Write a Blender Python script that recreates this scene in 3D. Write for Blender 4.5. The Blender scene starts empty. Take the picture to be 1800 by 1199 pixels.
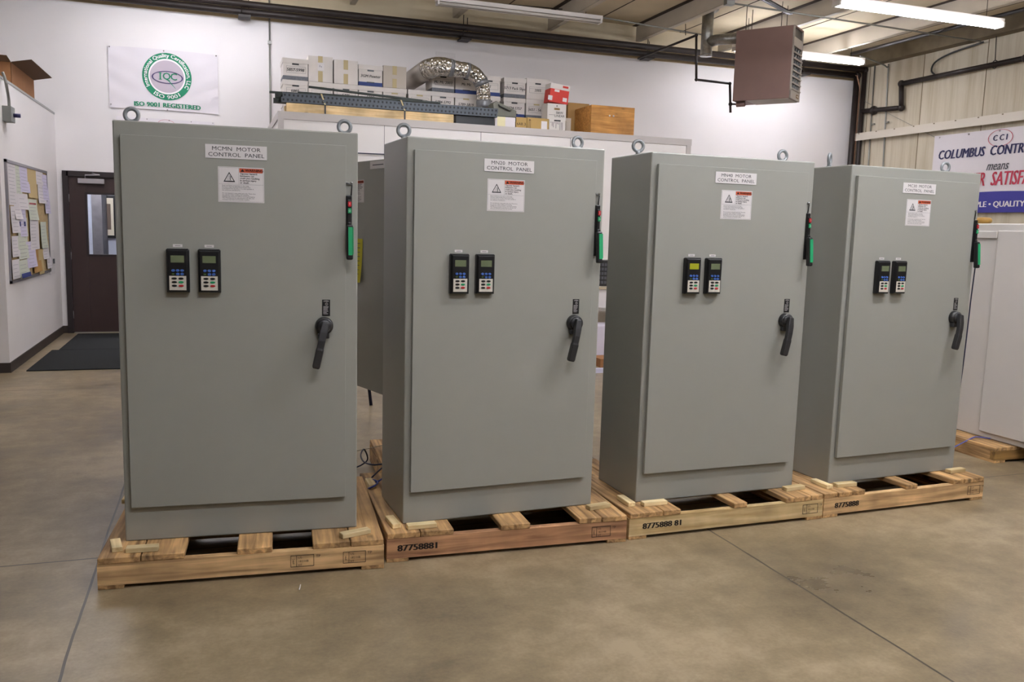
import bpy, math, random
from mathutils import Vector, Matrix
random.seed(7)
S = bpy.context.scene
COL = S.collection
PI = math.pi

# ------------------------------------------------------------------ camera
FPX, PITCH, ROLL, CAMH, YAW = 1501.68, .12953, .02727, 1.5595, .337804
_f = Vector((math.sin(YAW)*math.cos(PITCH), math.cos(YAW)*math.cos(PITCH), -math.sin(PITCH)))
_r0 = Vector((math.cos(YAW), -math.sin(YAW), 0)); _u0 = _r0.cross(_f)
_r = _r0*math.cos(ROLL) + _u0*math.sin(ROLL); _u = _u0*math.cos(ROLL) - _r0*math.sin(ROLL)
CC = Vector((0, 0, CAMH))
cam_d = bpy.data.cameras.new('camera'); cam = bpy.data.objects.new('camera', cam_d); COL.objects.link(cam)
cam_d.sensor_width = 36; cam_d.lens = 36*FPX/1800; cam_d.clip_start = .05; cam_d.clip_end = 100
M = Matrix.Identity(4)
for i in range(3):
    M[i][0] = _r[i]; M[i][1] = _u[i]; M[i][2] = -_f[i]; M[i][3] = CC[i]
cam.matrix_world = M
S.camera = cam

def ray(px, py): return _f + _r*((px-900)/FPX) - _u*((py-599.5)/FPX)
def atY(px, py, y): d = ray(px, py); return CC + d*(y/d.y)
def atX(px, py, x): d = ray(px, py); return CC + d*(x/d.x)
def atZ(px, py, z=0.): d = ray(px, py); return CC + d*((z-CAMH)/d.z)

# ------------------------------------------------------------------ world, exposure
w = bpy.data.worlds.new('world'); S.world = w; w.use_nodes = True
w.node_tree.nodes['Background'].inputs[0].default_value = (.5, .5, .55, 1)
w.node_tree.nodes['Background'].inputs[1].default_value = .05
S.view_settings.view_transform = 'Standard'; S.view_settings.look = 'None'
S.view_settings.gamma = 1; S.view_settings.use_curve_mapping = False
S.view_settings.exposure = 1.46
TUBE = 26.0          # emission strength of a lit fluorescent tube

# ------------------------------------------------------------------ materials
MT = {}
def srgb(c):
    if isinstance(c, str): c = tuple(int(c[i:i+2], 16)/255 for i in (0, 2, 4))
    return tuple(x/12.92 if x <= .04045 else ((x+.055)/1.055)**2.4 for x in c)
def mat(name, c, rough=.5, metal=0, emit=0, noise=0, nscale=8, bump=0, bscale=60, stretch=(1, 1, 1), trans=0, spec=None):
    if name in MT: return MT[name]
    m = bpy.data.materials.new(name); m.use_nodes = True; MT[name] = m
    nt = m.node_tree; b = nt.nodes['Principled BSDF']; col = (*srgb(c), 1)
    b.inputs['Base Color'].default_value = col; b.inputs['Roughness'].default_value = rough; b.inputs['Metallic'].default_value = metal
    if spec is not None: b.inputs['Specular IOR Level'].default_value = spec
    if emit: b.inputs['Emission Color'].default_value = col; b.inputs['Emission Strength'].default_value = emit
    if trans: b.inputs['Transmission Weight'].default_value = trans
    if noise or bump:
        tc = nt.nodes.new('ShaderNodeTexCoord'); mp = nt.nodes.new('ShaderNodeMapping'); mp.inputs['Scale'].default_value = stretch
        nt.links.new(tc.outputs['Object'], mp.inputs[0])
    if noise:
        n = nt.nodes.new('ShaderNodeTexNoise'); n.inputs['Scale'].default_value = nscale; n.inputs['Detail'].default_value = 5
        nt.links.new(mp.outputs[0], n.inputs['Vector'])
        r = nt.nodes.new('ShaderNodeValToRGB'); r.color_ramp.elements[0].position = .3; r.color_ramp.elements[1].position = .7
        k = noise
        r.color_ramp.elements[0].color = (col[0]*(1-k), col[1]*(1-k), col[2]*(1-k), 1)
        r.color_ramp.elements[1].color = (min(1, col[0]*(1+k)), min(1, col[1]*(1+k)), min(1, col[2]*(1+k)), 1)
        nt.links.new(n.outputs[0], r.inputs[0]); nt.links.new(r.outputs[0], b.inputs['Base Color'])
    if bump:
        n = nt.nodes.new('ShaderNodeTexNoise'); n.inputs['Scale'].default_value = bscale; n.inputs['Detail'].default_value = 3
        nt.links.new(mp.outputs[0], n.inputs['Vector'])
        bp = nt.nodes.new('ShaderNodeBump'); bp.inputs['Strength'].default_value = bump; bp.inputs['Distance'].default_value = .01
        nt.links.new(n.outputs[0], bp.inputs['Height']); nt.links.new(bp.outputs[0], b.inputs['Normal'])
    return m
def wood(name, c1, c2, axis='x', rough=.75, knot=True):
    if name in MT: return MT[name]
    m = bpy.data.materials.new(name); m.use_nodes = True; MT[name] = m
    nt = m.node_tree; N = nt.nodes; L = nt.links; b = N['Principled BSDF']; b.inputs['Roughness'].default_value = rough
    tc = N.new('ShaderNodeTexCoord'); mp = N.new('ShaderNodeMapping')
    mp.inputs['Scale'].default_value = {'x': (1.2, 22, 22), 'y': (22, 1.2, 22), 'z': (22, 22, 1.2)}[axis]
    oi = N.new('ShaderNodeObjectInfo'); ad = N.new('ShaderNodeVectorMath'); ad.operation = 'ADD'
    sc = N.new('ShaderNodeMath'); sc.operation = 'MULTIPLY'; sc.inputs[1].default_value = 40; L.new(oi.outputs['Random'], sc.inputs[0])
    L.new(tc.outputs['Object'], ad.inputs[0]); L.new(sc.outputs[0], ad.inputs[1]); L.new(ad.outputs[0], mp.inputs[0])
    n = N.new('ShaderNodeTexNoise'); n.inputs['Scale'].default_value = 1.6; n.inputs['Detail'].default_value = 6; n.inputs['Distortion'].default_value = .6
    L.new(mp.outputs[0], n.inputs['Vector'])
    r = N.new('ShaderNodeValToRGB'); r.color_ramp.elements[0].position = .32; r.color_ramp.elements[1].position = .66
    r.color_ramp.elements[0].color = (*srgb(c1), 1); r.color_ramp.elements[1].color = (*srgb(c2), 1); L.new(n.outputs[0], r.inputs[0])
    n2 = N.new('ShaderNodeTexNoise'); n2.inputs['Scale'].default_value = 5; n2.inputs['Detail'].default_value = 3; L.new(ad.outputs[0], n2.inputs['Vector'])
    mr = N.new('ShaderNodeMapRange'); mr.inputs[1].default_value = .3; mr.inputs[2].default_value = .7; mr.inputs[3].default_value = .72; mr.inputs[4].default_value = 1.2
    L.new(n2.outputs[0], mr.inputs[0])
    vr = N.new('ShaderNodeMapRange'); vr.inputs[3].default_value = .9; vr.inputs[4].default_value = 1.2; L.new(oi.outputs['Random'], vr.inputs[0])
    mm = N.new('ShaderNodeMath'); mm.operation = 'MULTIPLY'; L.new(mr.outputs[0], mm.inputs[0]); L.new(vr.outputs[0], mm.inputs[1])
    last = mm.outputs[0]
    if knot:
        vo = N.new('ShaderNodeTexVoronoi'); vo.inputs['Scale'].default_value = 1
        mk = N.new('ShaderNodeMapping'); mk.inputs['Scale'].default_value = {'x': (3.2, 6, 6), 'y': (6, 3.2, 6), 'z': (6, 6, 3.2)}[axis]
        L.new(ad.outputs[0], mk.inputs[0]); L.new(mk.outputs[0], vo.inputs['Vector'])
        k = N.new('ShaderNodeMapRange'); k.inputs[1].default_value = .04; k.inputs[2].default_value = .13; k.inputs[3].default_value = .25; k.inputs[4].default_value = 1
        L.new(vo.outputs['Distance'], k.inputs[0])
        m2 = N.new('ShaderNodeMath'); m2.operation = 'MULTIPLY'; L.new(last, m2.inputs[0]); L.new(k.outputs[0], m2.inputs[1]); last = m2.outputs[0]
    vm = N.new('ShaderNodeVectorMath'); vm.operation = 'SCALE'; L.new(r.outputs[0], vm.inputs[0]); L.new(last, vm.inputs['Scale'])
    L.new(vm.outputs[0], b.inputs['Base Color'])
    bp = N.new('ShaderNodeBump'); bp.inputs['Strength'].default_value = .4; bp.inputs['Distance'].default_value = .004
    L.new(n.outputs[0], bp.inputs['Height']); L.new(bp.outputs[0], b.inputs['Normal'])
    return m

PAINT = mat('cabinet_paint', '989890', .33, bump=.05, bscale=900, spec=.5)
EYE = mat('galvanised_eye', '8F9294', .45, .4, noise=.15, nscale=60)
BLK = mat('black_plastic', '151517', .38)
DKG = mat('dark_grey_plastic', '2C2B2C', .42)
WHITE = mat('white_plate', 'DAD5D4', .5)
PAPERW = mat('paper_white', 'D8D2D4', .8)
INK = mat('ink_black', '1A1A1C', .8)
INKG = mat('ink_grey', '55555A', .8)
ORANGE = mat('warning_orange', 'C4502A', .6)
GREEN = mat('grip_green', '1F9A62', .4)
RED = mat('button_red', 'B4262C', .4)
BLUE = mat('button_blue', '4468B0', .4)
BEIGE = mat('keypad_beige', 'CFC8BB', .5)
STEEL = mat('bright_steel', 'B8B8BA', .25, .9)
BLACKPIPE = mat('black_iron_pipe', '2A211E', .5, .2, noise=.3, nscale=6)
CONDUIT = mat('conduit_steel', '8F8E88', .4, .6)
BEIGEW = mat('insulation_beige', 'CFC0A2', .8, noise=.14, nscale=1.1, stretch=(1, 1, .35), bump=.2, bscale=4)
def glass():
    m = bpy.data.materials.new('clear_glass'); m.use_nodes = True; nt = m.node_tree; nt.nodes.clear()
    o = nt.nodes.new('ShaderNodeOutputMaterial'); mx = nt.nodes.new('ShaderNodeMixShader'); t = nt.nodes.new('ShaderNodeBsdfTransparent')
    g = nt.nodes.new('ShaderNodeBsdfGlossy'); g.inputs['Roughness'].default_value = .02; mx.inputs[0].default_value = .06
    nt.links.new(t.outputs[0], mx.inputs[1]); nt.links.new(g.outputs[0], mx.inputs[2]); nt.links.new(mx.outputs[0], o.inputs[0]); return m
GLASS = glass()

# ------------------------------------------------------------------ mesh builder
_tc = {}
def text_mesh(s, size, align):
    key = (s, size, align)
    if key in _tc: return _tc[key]
    cu = bpy.data.curves.new('t', 'FONT'); cu.body = s; cu.size = size; cu.align_x = align; cu.align_y = 'CENTER'; cu.resolution_u = 2
    ob = bpy.data.objects.new('t', cu); COL.objects.link(ob)
    dg = bpy.context.evaluated_depsgraph_get(); me = ob.evaluated_get(dg).to_mesh()
    v = [tuple(x.co) for x in me.vertices]; f = [tuple(p.vertices) for p in me.polygons]
    ob.evaluated_get(dg).to_mesh_clear(); bpy.data.objects.remove(ob); bpy.data.curves.remove(cu)
    _tc[key] = (v, f); return v, f
class MB:
    def __init__(s): s.v = []; s.f = []; s.m = []; s.sm = []; s.mats = []; s.T = Matrix.Identity(4)
    def mi(s, m):
        if m not in s.mats: s.mats.append(m)
        return s.mats.index(m)
    def add(s, vs, fs, m, smooth=False):
        b = len(s.v); s.v += [tuple(s.T @ Vector(x)) for x in vs]; k = s.mi(m)
        for f in fs: s.f.append([b+i for i in f]); s.m.append(k); s.sm.append(smooth)
        return s
    def box(s, x0, x1, y0, y1, z0, z1, m, rot=None, piv=None):
        vs = [Vector((x, y, z)) for x in (x0, x1) for y in (y0, y1) for z in (z0, z1)]
        if rot is not None:
            p = Vector(piv) if piv is not None else Vector(((x0+x1)/2, (y0+y1)/2, (z0+z1)/2)); vs = [p + rot @ (q-p) for q in vs]
        return s.add(vs, [(0, 1, 3, 2), (4, 6, 7, 5), (0, 4, 5, 1), (2, 3, 7, 6), (0, 2, 6, 4), (1, 5, 7, 3)], m)
    def quad(s, a, b, c, d, m): return s.add([a, b, c, d], [(0, 1, 2, 3)], m)
    def tube(s, path, r, m, seg=10, closed=False, rs=None):
        P = [Vector(p) for p in path]; n = len(P); vs = []; fs = []; up = None
        for i, p in enumerate(P):
            if closed: t = P[(i+1) % n] - P[i-1]
            else: t = (P[min(i+1, n-1)] - P[max(i-1, 0)])
            t.normalize()
            if up is None: up = t.orthogonal().normalized()
            up = (up - t*up.dot(t)); up = up.normalized() if up.length > 1e-6 else t.orthogonal().normalized()
            sd = t.cross(up); rr = rs[i] if rs else r
            for k in range(seg):
                a = 2*PI*k/seg; vs.append(p + (up*math.cos(a) + sd*math.sin(a))*rr)
        for i in range(n if closed else n-1):
            j = (i+1) % n
            for k in range(seg): fs.append((i*seg+k, i*seg+(k+1) % seg, j*seg+(k+1) % seg, j*seg+k))
        if not closed:
            fs.append(tuple(range(seg))[::-1]); fs.append(tuple((n-1)*seg+k for k in range(seg)))
        return s.add(vs, fs, m, True)
    def cyl(s, a, b, r, m, seg=20, r2=None): return s.tube([a, b], r, m, seg, rs=[r, r if r2 is None else r2])
    def prism(s, pts, y0, y1, m):      # polygon in xz, extruded along y
        n = len(pts); vs = [(x, y0, z) for x, z in pts] + [(x, y1, z) for x, z in pts]
        return s.add(vs, [tuple(range(n)), tuple(range(n, 2*n))[::-1]] + [(i, i+n, (i+1) % n+n, (i+1) % n) for i in range(n)], m)
    def text(s, t, size, o, X, Y, m, align='CENTER', bend=None, bold=0, wx=1.0, fit=None):
        v, f = text_mesh(t, size, align)
        if fit: wx = fit/(max(q[0] for q in v)-min(q[0] for q in v))
        o = Vector(o); X = Vector(X); Y = Vector(Y); out = []
        for x, y, _ in v:
            x *= wx
            if bend:
                R, a0, d = bend; a = a0 - d*x/R; rr = R + d*y
                out.append(o + X*(rr*math.cos(a)) + Y*(rr*math.sin(a)))
            else: out.append(o + X*x + Y*y)
        s.add(out, f, m)
        if bold:
            for q in (bold, -bold): s.add([p + X*q for p in out], f, m)
        return s
    def build(s, name, parent=None, bev=0, warp=None, loc=None, rz=0, segs=2):
        vs = s.v if warp is None else [warp(Vector(q)) for q in s.v]
        me = bpy.data.meshes.new(name); me.from_pydata(vs, [], s.f); me.update()
        for m in s.mats: me.materials.append(m)
        for p, k, sm in zip(me.polygons, s.m, s.sm): p.material_index = k; p.use_smooth = sm
        o = bpy.data.objects.new(name, me); COL.objects.link(o)
        if parent is not None: o.parent = parent
        if loc is not None: o.location = loc
        o.rotation_euler = (0, 0, rz)
        if bev:
            b = o.modifiers.new('bevel', 'BEVEL'); b.width = bev; b.segments = segs; b.limit_method = 'ANGLE'; b.angle_limit = .6
        return o
def empty(name, loc, rz=0):
    o = bpy.data.objects.new(name, None); COL.objects.link(o); o.location = loc; o.rotation_euler = (0, 0, rz); o.empty_display_size = .1; return o
def tag(o, label, cat, group=None):
    o['label'] = label; o['category'] = cat
    if group: o['group'] = group
    return o
def struct(o): o['kind'] = 'structure'; return o
def copy_tree(o, parent=None):
    c = o.copy(); COL.objects.link(c)
    if parent is not None: c.parent = parent
    for ch in list(o.children): copy_tree(ch, c)
    return c
def RZ(a): return Matrix.Rotation(a, 3, 'Z')
def RX(a): return Matrix.Rotation(a, 3, 'X')
def RY(a): return Matrix.Rotation(a, 3, 'Y')

# ------------------------------------------------------------------ setting
WX, WY = 10.92, 12.9           # right wall and back wall
LX, LY = -1.945, 9.64          # left office wall and its near corner
OX, OY = -7.0, -6.0
def roofz(x): return 4.985 - .018*x

def floor_mat():
    m = bpy.data.materials.new('polished_concrete'); m.use_nodes = True; nt = m.node_tree; N = nt.nodes; L = nt.links; b = N['Principled BSDF']
    tc = N.new('ShaderNodeTexCoord')
    def noise(s, d, st=(1, 1, 1)):
        mp = N.new('ShaderNodeMapping'); mp.inputs['Scale'].default_value = st; L.new(tc.outputs['Object'], mp.inputs[0])
        n = N.new('ShaderNodeTexNoise'); n.inputs['Scale'].default_value = s; n.inputs['Detail'].default_value = d; n.inputs['Roughness'].default_value = .62
        L.new(mp.outputs[0], n.inputs['Vector']); return n.outputs[0]
    a = noise(.9, 7, (1, 1.3, 1)); c = noise(7, 8); g = noise(60, 4)
    r = N.new('ShaderNodeValToRGB'); e = r.color_ramp.elements
    e[0].position = .3; e[0].color = (*srgb('6B5E4A'), 1); e[1].position = .66; e[1].color = (*srgb('A49377'), 1)
    x = r.color_ramp.elements.new(.5); x.color = (*srgb('8B7B60'), 1)
    mx = N.new('ShaderNodeMath'); mx.operation = 'MULTIPLY_ADD'; L.new(c, mx.inputs[0]); mx.inputs[1].default_value = .45; L.new(a, mx.inputs[2])
    m3 = N.new('ShaderNodeMath'); m3.operation = 'MULTIPLY_ADD'; L.new(g, m3.inputs[0]); m3.inputs[1].default_value = .22; L.new(mx.outputs[0], m3.inputs[2])
    m4 = N.new('ShaderNodeMath'); m4.operation = 'SUBTRACT'; L.new(m3.outputs[0], m4.inputs[0]); m4.inputs[1].default_value = .335
    L.new(m4.outputs[0], r.inputs[0])
    # saw-cut joints and fine crazing that belong to the slab
    sp = N.new('ShaderNodeSeparateXYZ'); L.new(tc.outputs['Object'], sp.inputs[0])
    last = None
    wob = noise(1.5, 2)
    for ax, v in ((0, -.52), (0, 2.475), (0, 5.47), (0, 8.47), (1, 4.2), (1, 8.62), (1, .2)):
        s1 = N.new('ShaderNodeMath'); s1.operation = 'MULTIPLY_ADD'; L.new(wob, s1.inputs[0]); s1.inputs[1].default_value = .02; L.new(sp.outputs[ax], s1.inputs[2])
        s2 = N.new('ShaderNodeMath'); s2.operation = 'COMPARE'; L.new(s1.outputs[0], s2.inputs[0]); s2.inputs[1].default_value = v+.01; s2.inputs[2].default_value = .0052
        if last is None: last = s2.outputs[0]
        else:
            q = N.new('ShaderNodeMath'); q.operation = 'MAXIMUM'; L.new(last, q.inputs[0]); L.new(s2.outputs[0], q.inputs[1]); last = q.outputs[0]
    mix = N.new('ShaderNodeMix'); mix.data_type = 'RGBA'; L.new(last, mix.inputs[0]); L.new(r.outputs[0], mix.inputs[6]); mix.inputs[7].default_value = (*srgb('4A4036'), 1)
    L.new(mix.outputs[2], b.inputs['Base Color'])
    rr = N.new('ShaderNodeMapRange'); L.new(a, rr.inputs[0]); rr.inputs[1].default_value = .3; rr.inputs[2].default_value = .7; rr.inputs[3].default_value = .26; rr.inputs[4].default_value = .46
    L.new(rr.outputs[0], b.inputs['Roughness']); b.inputs['Specular IOR Level'].default_value = .45
    bp = N.new('ShaderNodeBump'); bp.inputs['Strength'].default_value = .25; bp.inputs['Distance'].default_value = .002; L.new(c, bp.inputs['Height']); L.new(bp.outputs[0], b.inputs['Normal'])
    return m
FLOOR = floor_mat()
WALLW = mat('white_drywall', 'E4DFDE', .75, noise=.03, nscale=.8)
struct(MB().box(OX, WX+.2, OY, 16.5, -.1, 0, FLOOR).build('floor'))
# back wall: painted white board up to the pipes, raw insulation facing above, with the door opening
DX0, DX1, DZ = -1.83, -.86, 2.13
b = MB()
b.box(OX, DX0, WY, WY+.15, 0, 4.36, WALLW); b.box(DX1, WX+.2, WY, WY+.15, 0, 4.36, WALLW); b.box(DX0, DX1, WY, WY+.15, DZ, 4.36, WALLW)
b.box(OX, WX+.2, WY+.02, WY+.15, 4.36, 5.3, BEIGEW)
struct(b.build('wall_back'))
def rwall_mat():
    m = mat('right_wall_panel', 'C9BDA6', .75); nt = m.node_tree; N = nt.nodes; L = nt.links; b = N['Principled BSDF']
    tc = N.new('ShaderNodeTexCoord'); mp = N.new('ShaderNodeMapping'); mp.inputs['Scale'].default_value = (1, 5, .25); L.new(tc.outputs['Object'], mp.inputs[0])
    n = N.new('ShaderNodeTexNoise'); n.inputs['Scale'].default_value = 1.6; n.inputs['Detail'].default_value = 6; n.inputs['Roughness'].default_value = .7; L.new(mp.outputs[0], n.inputs['Vector'])
    r = N.new('ShaderNodeValToRGB'); e = r.color_ramp.elements; e[0].position = .3; e[0].color = (*srgb('B4A78D'), 1); e[1].position = .58; e[1].color = (*srgb('CCC2AE'), 1)
    L.new(n.outputs[0], r.inputs[0]); L.new(r.outputs[0], b.inputs['Base Color']); return m
RWM = rwall_mat(); SEAM = mat('seam_brown', '7D6E55', .8)
b = MB(); b.box(WX, WX+.15, OY, WY+.15, 0, 5.3, RWM)
y = WY-.35
while y > OY: b.box(WX-.004, WX, y-.006, y+.006, 0, 4.6, SEAM); y -= 1.22
struct(b.build('wall_right'))
DIM = mat('dark_unseen_wall', '6E6A62', .85, noise=.1, nscale=3)  # unseen walls, toned dark to cut bounce onto the cabinet sides
struct(MB().box(OX-.15, OX, OY, WY, 0, 5.3, DIM).build('wall_left'))
struct(MB().box(OX, WX, OY-.15, OY, 0, 5.3, DIM).build('wall_front'))
# small flat-roofed office in the back left corner
b = MB(); b.box(LX-.12, LX, LY, WY, 0, 2.9, WALLW); b.box(OX, LX-.12, LY, LY+.12, 0, 2.9, WALLW); b.box(OX, LX-.12, LY+.12, WY, 2.84, 2.88, WALLW)
struct(b.build('wall_office'))
b = MB(); TR = mat('grey_wall_cap', 'A5A4A2', .6)
b.box(LX-.13, LX+.006, LY-.006, WY, 2.9, 2.925, TR); struct(b.build('trim_1'))
BASE = mat('baseboard_brown', '3A302B', .6)
b = MB(); b.box(LX, LX+.012, LY-.012, WY, 0, .1, BASE); b.box(OX, LX, LY-.012, LY, 0, .1, BASE); struct(b.build('baseboard_left'))
b = MB(); b.box(LX, DX0-.05, WY-.012, WY, 0, .1, BASE); b.box(DX1+.05, WX, WY-.012, WY, 0, .1, BASE); struct(b.build('baseboard_back'))
# roof deck with insulation facing, seams, purlins
b = MB()
b.add([(OX-.2, OY-.2, roofz(OX-.2)), (WX+.2, OY-.2, roofz(WX+.2)), (WX+.2, WY+.2, roofz(WX+.2)), (OX-.2, WY+.2, roofz(OX-.2)),
       (OX-.2, OY-.2, 5.5), (WX+.2, OY-.2, 5.5), (WX+.2, WY+.2, 5.5), (OX-.2, WY+.2, 5.5)],
      [(0, 1, 2, 3), (7, 6, 5, 4), (0, 4, 5, 1), (1, 5, 6, 2), (2, 6, 7, 3), (3, 7, 4, 0)], BEIGEW)
struct(b.build('ceiling'))
PUR = mat('purlin_paint', 'C2B7A6', .55, noise=.06, nscale=3); SEAMD = mat('seam_dark', '3B2E22', .8)
k = 2
for i in range(-5, 6):
    x = 1.92 + 1.53*i; zt = roofz(x)-.004; zb = zt-.235
    b = MB(); b.box(x-.004, x+.004, OY, WY-.01, zb, zt, PUR); b.box(x-.004, x+.075, OY, WY-.01, zb-.003, zb+.004, PUR); b.box(x-.075, x+.004, OY, WY-.01, zt-.006, zt, SEAMD)
    b.box(x+.07, x+.075, OY, WY-.01, zb, zb+.022, PUR)
    struct(b.build('trim_%d' % k)); k += 1
    if i > -2: # edge tape between insulation strips
        xx = x+.8; struct(MB().box(xx-.008, xx+.008, OY, WY, roofz(xx)-.006, roofz(xx)-.002, SEAMD).build('trim_%d' % k)); k += 1
EAVE = mat('eave_strut', '6F624C', .8, noise=.2, nscale=5)
b = MB(); b.box(WX-.19, WX-.002, OY, WY-.01, 4.55, 4.57, EAVE); b.box(WX-.19, WX-.18, OY, WY-.01, 4.57, 4.78, EAVE); struct(b.build('trim_%d' % k)); k += 1
GIRT = mat('girt_white', 'D5CCBE', .5)
b = MB(); b.box(WX-.09, WX-.002, OY, 12.78, 3.405, 3.42, GIRT); b.box(WX-.1, WX-.085, OY, 12.78, 3.29, 3.42, GIRT)
y = 12.6
while y > 4: b.box(WX-.106, WX-.1, y-.012, y+.012, 3.40, 3.415, SEAM); y -= .42
struct(b.build('trim_%d' % k)); k += 1

# central partition room (white panels, grey frame) with a flat top that carries the storage
PX0, PX1, PY, PZ = .747, 6.2, 10.5, 2.84
PANEL = mat('white_panel', 'E6E0DC', .45, noise=.015, nscale=2); PFR = mat('partition_frame', 'BDB6B2', .5)
b = MB(); b.box(PX0, PX1, PY, PY+.06, 0, PZ, PANEL); b.box(PX0, PX0+.06, PY+.06, WY, 0, PZ-.03, PANEL); b.box(PX1-.06, PX1, PY+.06, WY, 0, PZ-.03, PANEL); b.box(PX0, PX1, PY+.06, WY, PZ-.03, PZ, PANEL)
struct(b.build('wall_partition'))
b = MB()
b.box(PX0-.012, PX1+.012, PY-.012, PY+.05, PZ-.075, PZ+.012, PFR); b.box(PX0-.012, PX0+.05, PY+.05, WY, PZ-.075, PZ+.012, PFR)
for x in (PX0, PX1-.05): b.box(x-.012, x+.055, PY-.012, PY+.04, 0, PZ-.075, PFR)
for x in (1.98, 3.2, 4.42): b.box(x-.002, x+.002, PY-.004, PY, 0, PZ-.07, INKG)
struct(b.build('trim_%d' % k)); k += 1

# door to the corridor
DBR = mat('door_brown', '3B2A28', .45, noise=.06, nscale=4); FRB = mat('door_frame_dark', '2A2021', .5)
b = MB(); b.box(DX0-.05, DX0+.02, WY-.03, WY+.16, 0, DZ+.05, FRB); b.box(DX1-.02, DX1+.05, WY-.03, WY+.16, 0, DZ+.05, FRB); b.box(DX0, DX1, WY-.03, WY+.16, DZ-.02, DZ+.05, FRB)
struct(b.build('trim_%d' % k)); k += 1
b = MB(); wx0, wx1, wz0, wz1 = -1.6, -1.12, 1.065, 1.885
d0, d1 = DX0+.02, DX1-.02
b.box(d0, wx0, WY+.005, WY+.05, .01, DZ-.02, DBR); b.box(wx1, d1, WY+.005, WY+.05, .01, DZ-.02, DBR); b.box(wx0, wx1, WY+.005, WY+.05, .01, wz0, DBR); b.box(wx0, wx1, WY+.005, WY+.05, wz1, DZ-.02, DBR)
door = struct(b.build('door_1', bev=.003))
b = MB()
for q in ((wx0-.02, wx0+.008, wz0-.02, wz1+.02), (wx1-.008, wx1+.02, wz0-.02, wz1+.02), (wx0, wx1, wz0-.02, wz0+.008), (wx0, wx1, wz1-.008, wz1+.02)): b.box(q[0], q[1], WY-.003, WY+.055, q[2], q[3], FRB)
b.build('window_bead', door)
MB().box(wx0, wx1, WY+.025, WY+.03, wz0, wz1, GLASS).build('window_pane', door)
GRYM = mat('closer_grey', 'A9A3A6', .45, .2)
b = MB(); b.box(-1.69, -1.37, WY-.06, WY+.004, 2.02, 2.085, GRYM); cl = b.build('door_closer', door, bev=.006)
b = MB(); b.tube([(-1.6, WY-.04, 2.09), (-1.6, WY-.04, 2.13), (-1.42, WY-.05, 2.14), (-1.52, WY-.03, 2.16)], .009, GRYM, 8); b.build('closer_arm', cl)
for z in (.25, 1.05, 1.82): MB().cyl((d0-.004, WY-.006, z-.05), (d0-.004, WY-.006, z+.05), .009, GRYM).build('hinge', door)
# corridor behind the glass
HALL = mat('corridor_wall', 'C6CAD6', .8)
b = MB(); b.box(-3.2, .6, 14.9, 15, 0, 2.7, HALL); b.box(-3.2, -3.1, WY+.15, 15, 0, 2.7, HALL); b.box(.6, .7, WY+.15, 15, 0, 2.7, HALL); b.box(-3.2, .7, WY+.15, 15, 2.7, 2.75, HALL)
struct(b.build('wall_corridor'))
b = MB(); b.box(atY(162, 400, 14.2).x, atY(180, 400, 14.2).x, 14.2, 14.9, 0, 2.7, mat('column_grey', '5A5658', .7, noise=.2, nscale=10)); struct(b.build('trim_%d' % k)); k += 1
pc = atY(189, 381, 14.88)
pr = tag(empty('picture_frame', (pc.x, 14.88, pc.z)), 'black framed picture with cream mat hanging in the corridor behind the door glass', 'picture')
MB().box(-.13, .13, -.02, 0, -.33, .33, BLK).build('frame', pr)
MB().box(-.09, .09, -.024, -.02, -.29, .29, mat('cream_mat', 'D9CDB6', .8)).build('mat_board', pr)
MB().box(-.03, .05, -.027, -.024, -.2, .2, mat('picture_brown', '6B5A4E', .8)).build('artwork', pr)

# floor mats by the door
MATC = mat('mat_charcoal', '151718', .95, bump=.6, bscale=300)
b = MB(); b.box(-1.81, -.3, 9.68, 11.16, 0, .012, MATC); tag(b.build('floor_mat', bev=.004), 'dark charcoal floor mat, the nearer of the two laid out from the brown door', 'mat', 'door mats')
b = MB(); b.box(-1.74, -.3, 11.17, 12.72, 0, .012, MATC); tag(b.build('floor_mat', bev=.004), 'dark charcoal floor mat right against the brown door', 'mat', 'door mats')

# ------------------------------------------------------------------ lights
def tubem(k):
    m = mat('lit_tube_%d' % round(k*100), 'FBF3FF', .5, emit=TUBE*k); m.node_tree.nodes['Principled BSDF'].inputs['Emission Color'].default_value = (.93, .965, 1.06, 1); return m
REFL = mat('fixture_white', 'DDD6D0', .4); OFFT = mat('unlit_tube', 'CFC8C0', .35)
def fixture(x, y, z, lit, label, L=2.44):
    t = empty('fluorescent_fixture', (x, y, z)); tag(t, label, 'ceiling light', 'fluorescent strip fixtures')
    b = MB(); b.prism([(-L/2, .03), (L/2, .03), (L/2, .085), (-L/2, .085)], -.04, .04, REFL)
    b.build('housing', t)
    for s in (-.04, .04): MB().cyl((-L/2+.03, s, 0), (L/2-.03, s, 0), .019, tubem(lit) if lit else OFFT, 10).build('tube', t)
    for s in (-L/2+.03, L/2-.03): MB().box(s-.012, s+.012, -.065, .065, -.02, .04, REFL).build('lamp_holder', t)
    for s in (-L/2+.25, L/2-.25): MB().cyl((s, 0, .09), (s, 0, roofz(x+s)-z-.004), .004, BLACKPIPE, 6).build('hanger_rod', t)
    return t
fixture(4.08, 11.6, 4.53, False, 'unlit white fluorescent strip fixture hanging above the storage boxes')
fixture(8.72, 11.6, 4.36, .75, 'lit fluorescent strip fixture glowing right behind the brown unit heater')
fixture(7.75, 8.15, 4.13, .8, 'lit fluorescent strip fixture at the top right, nearest and brightest of those in view')
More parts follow.
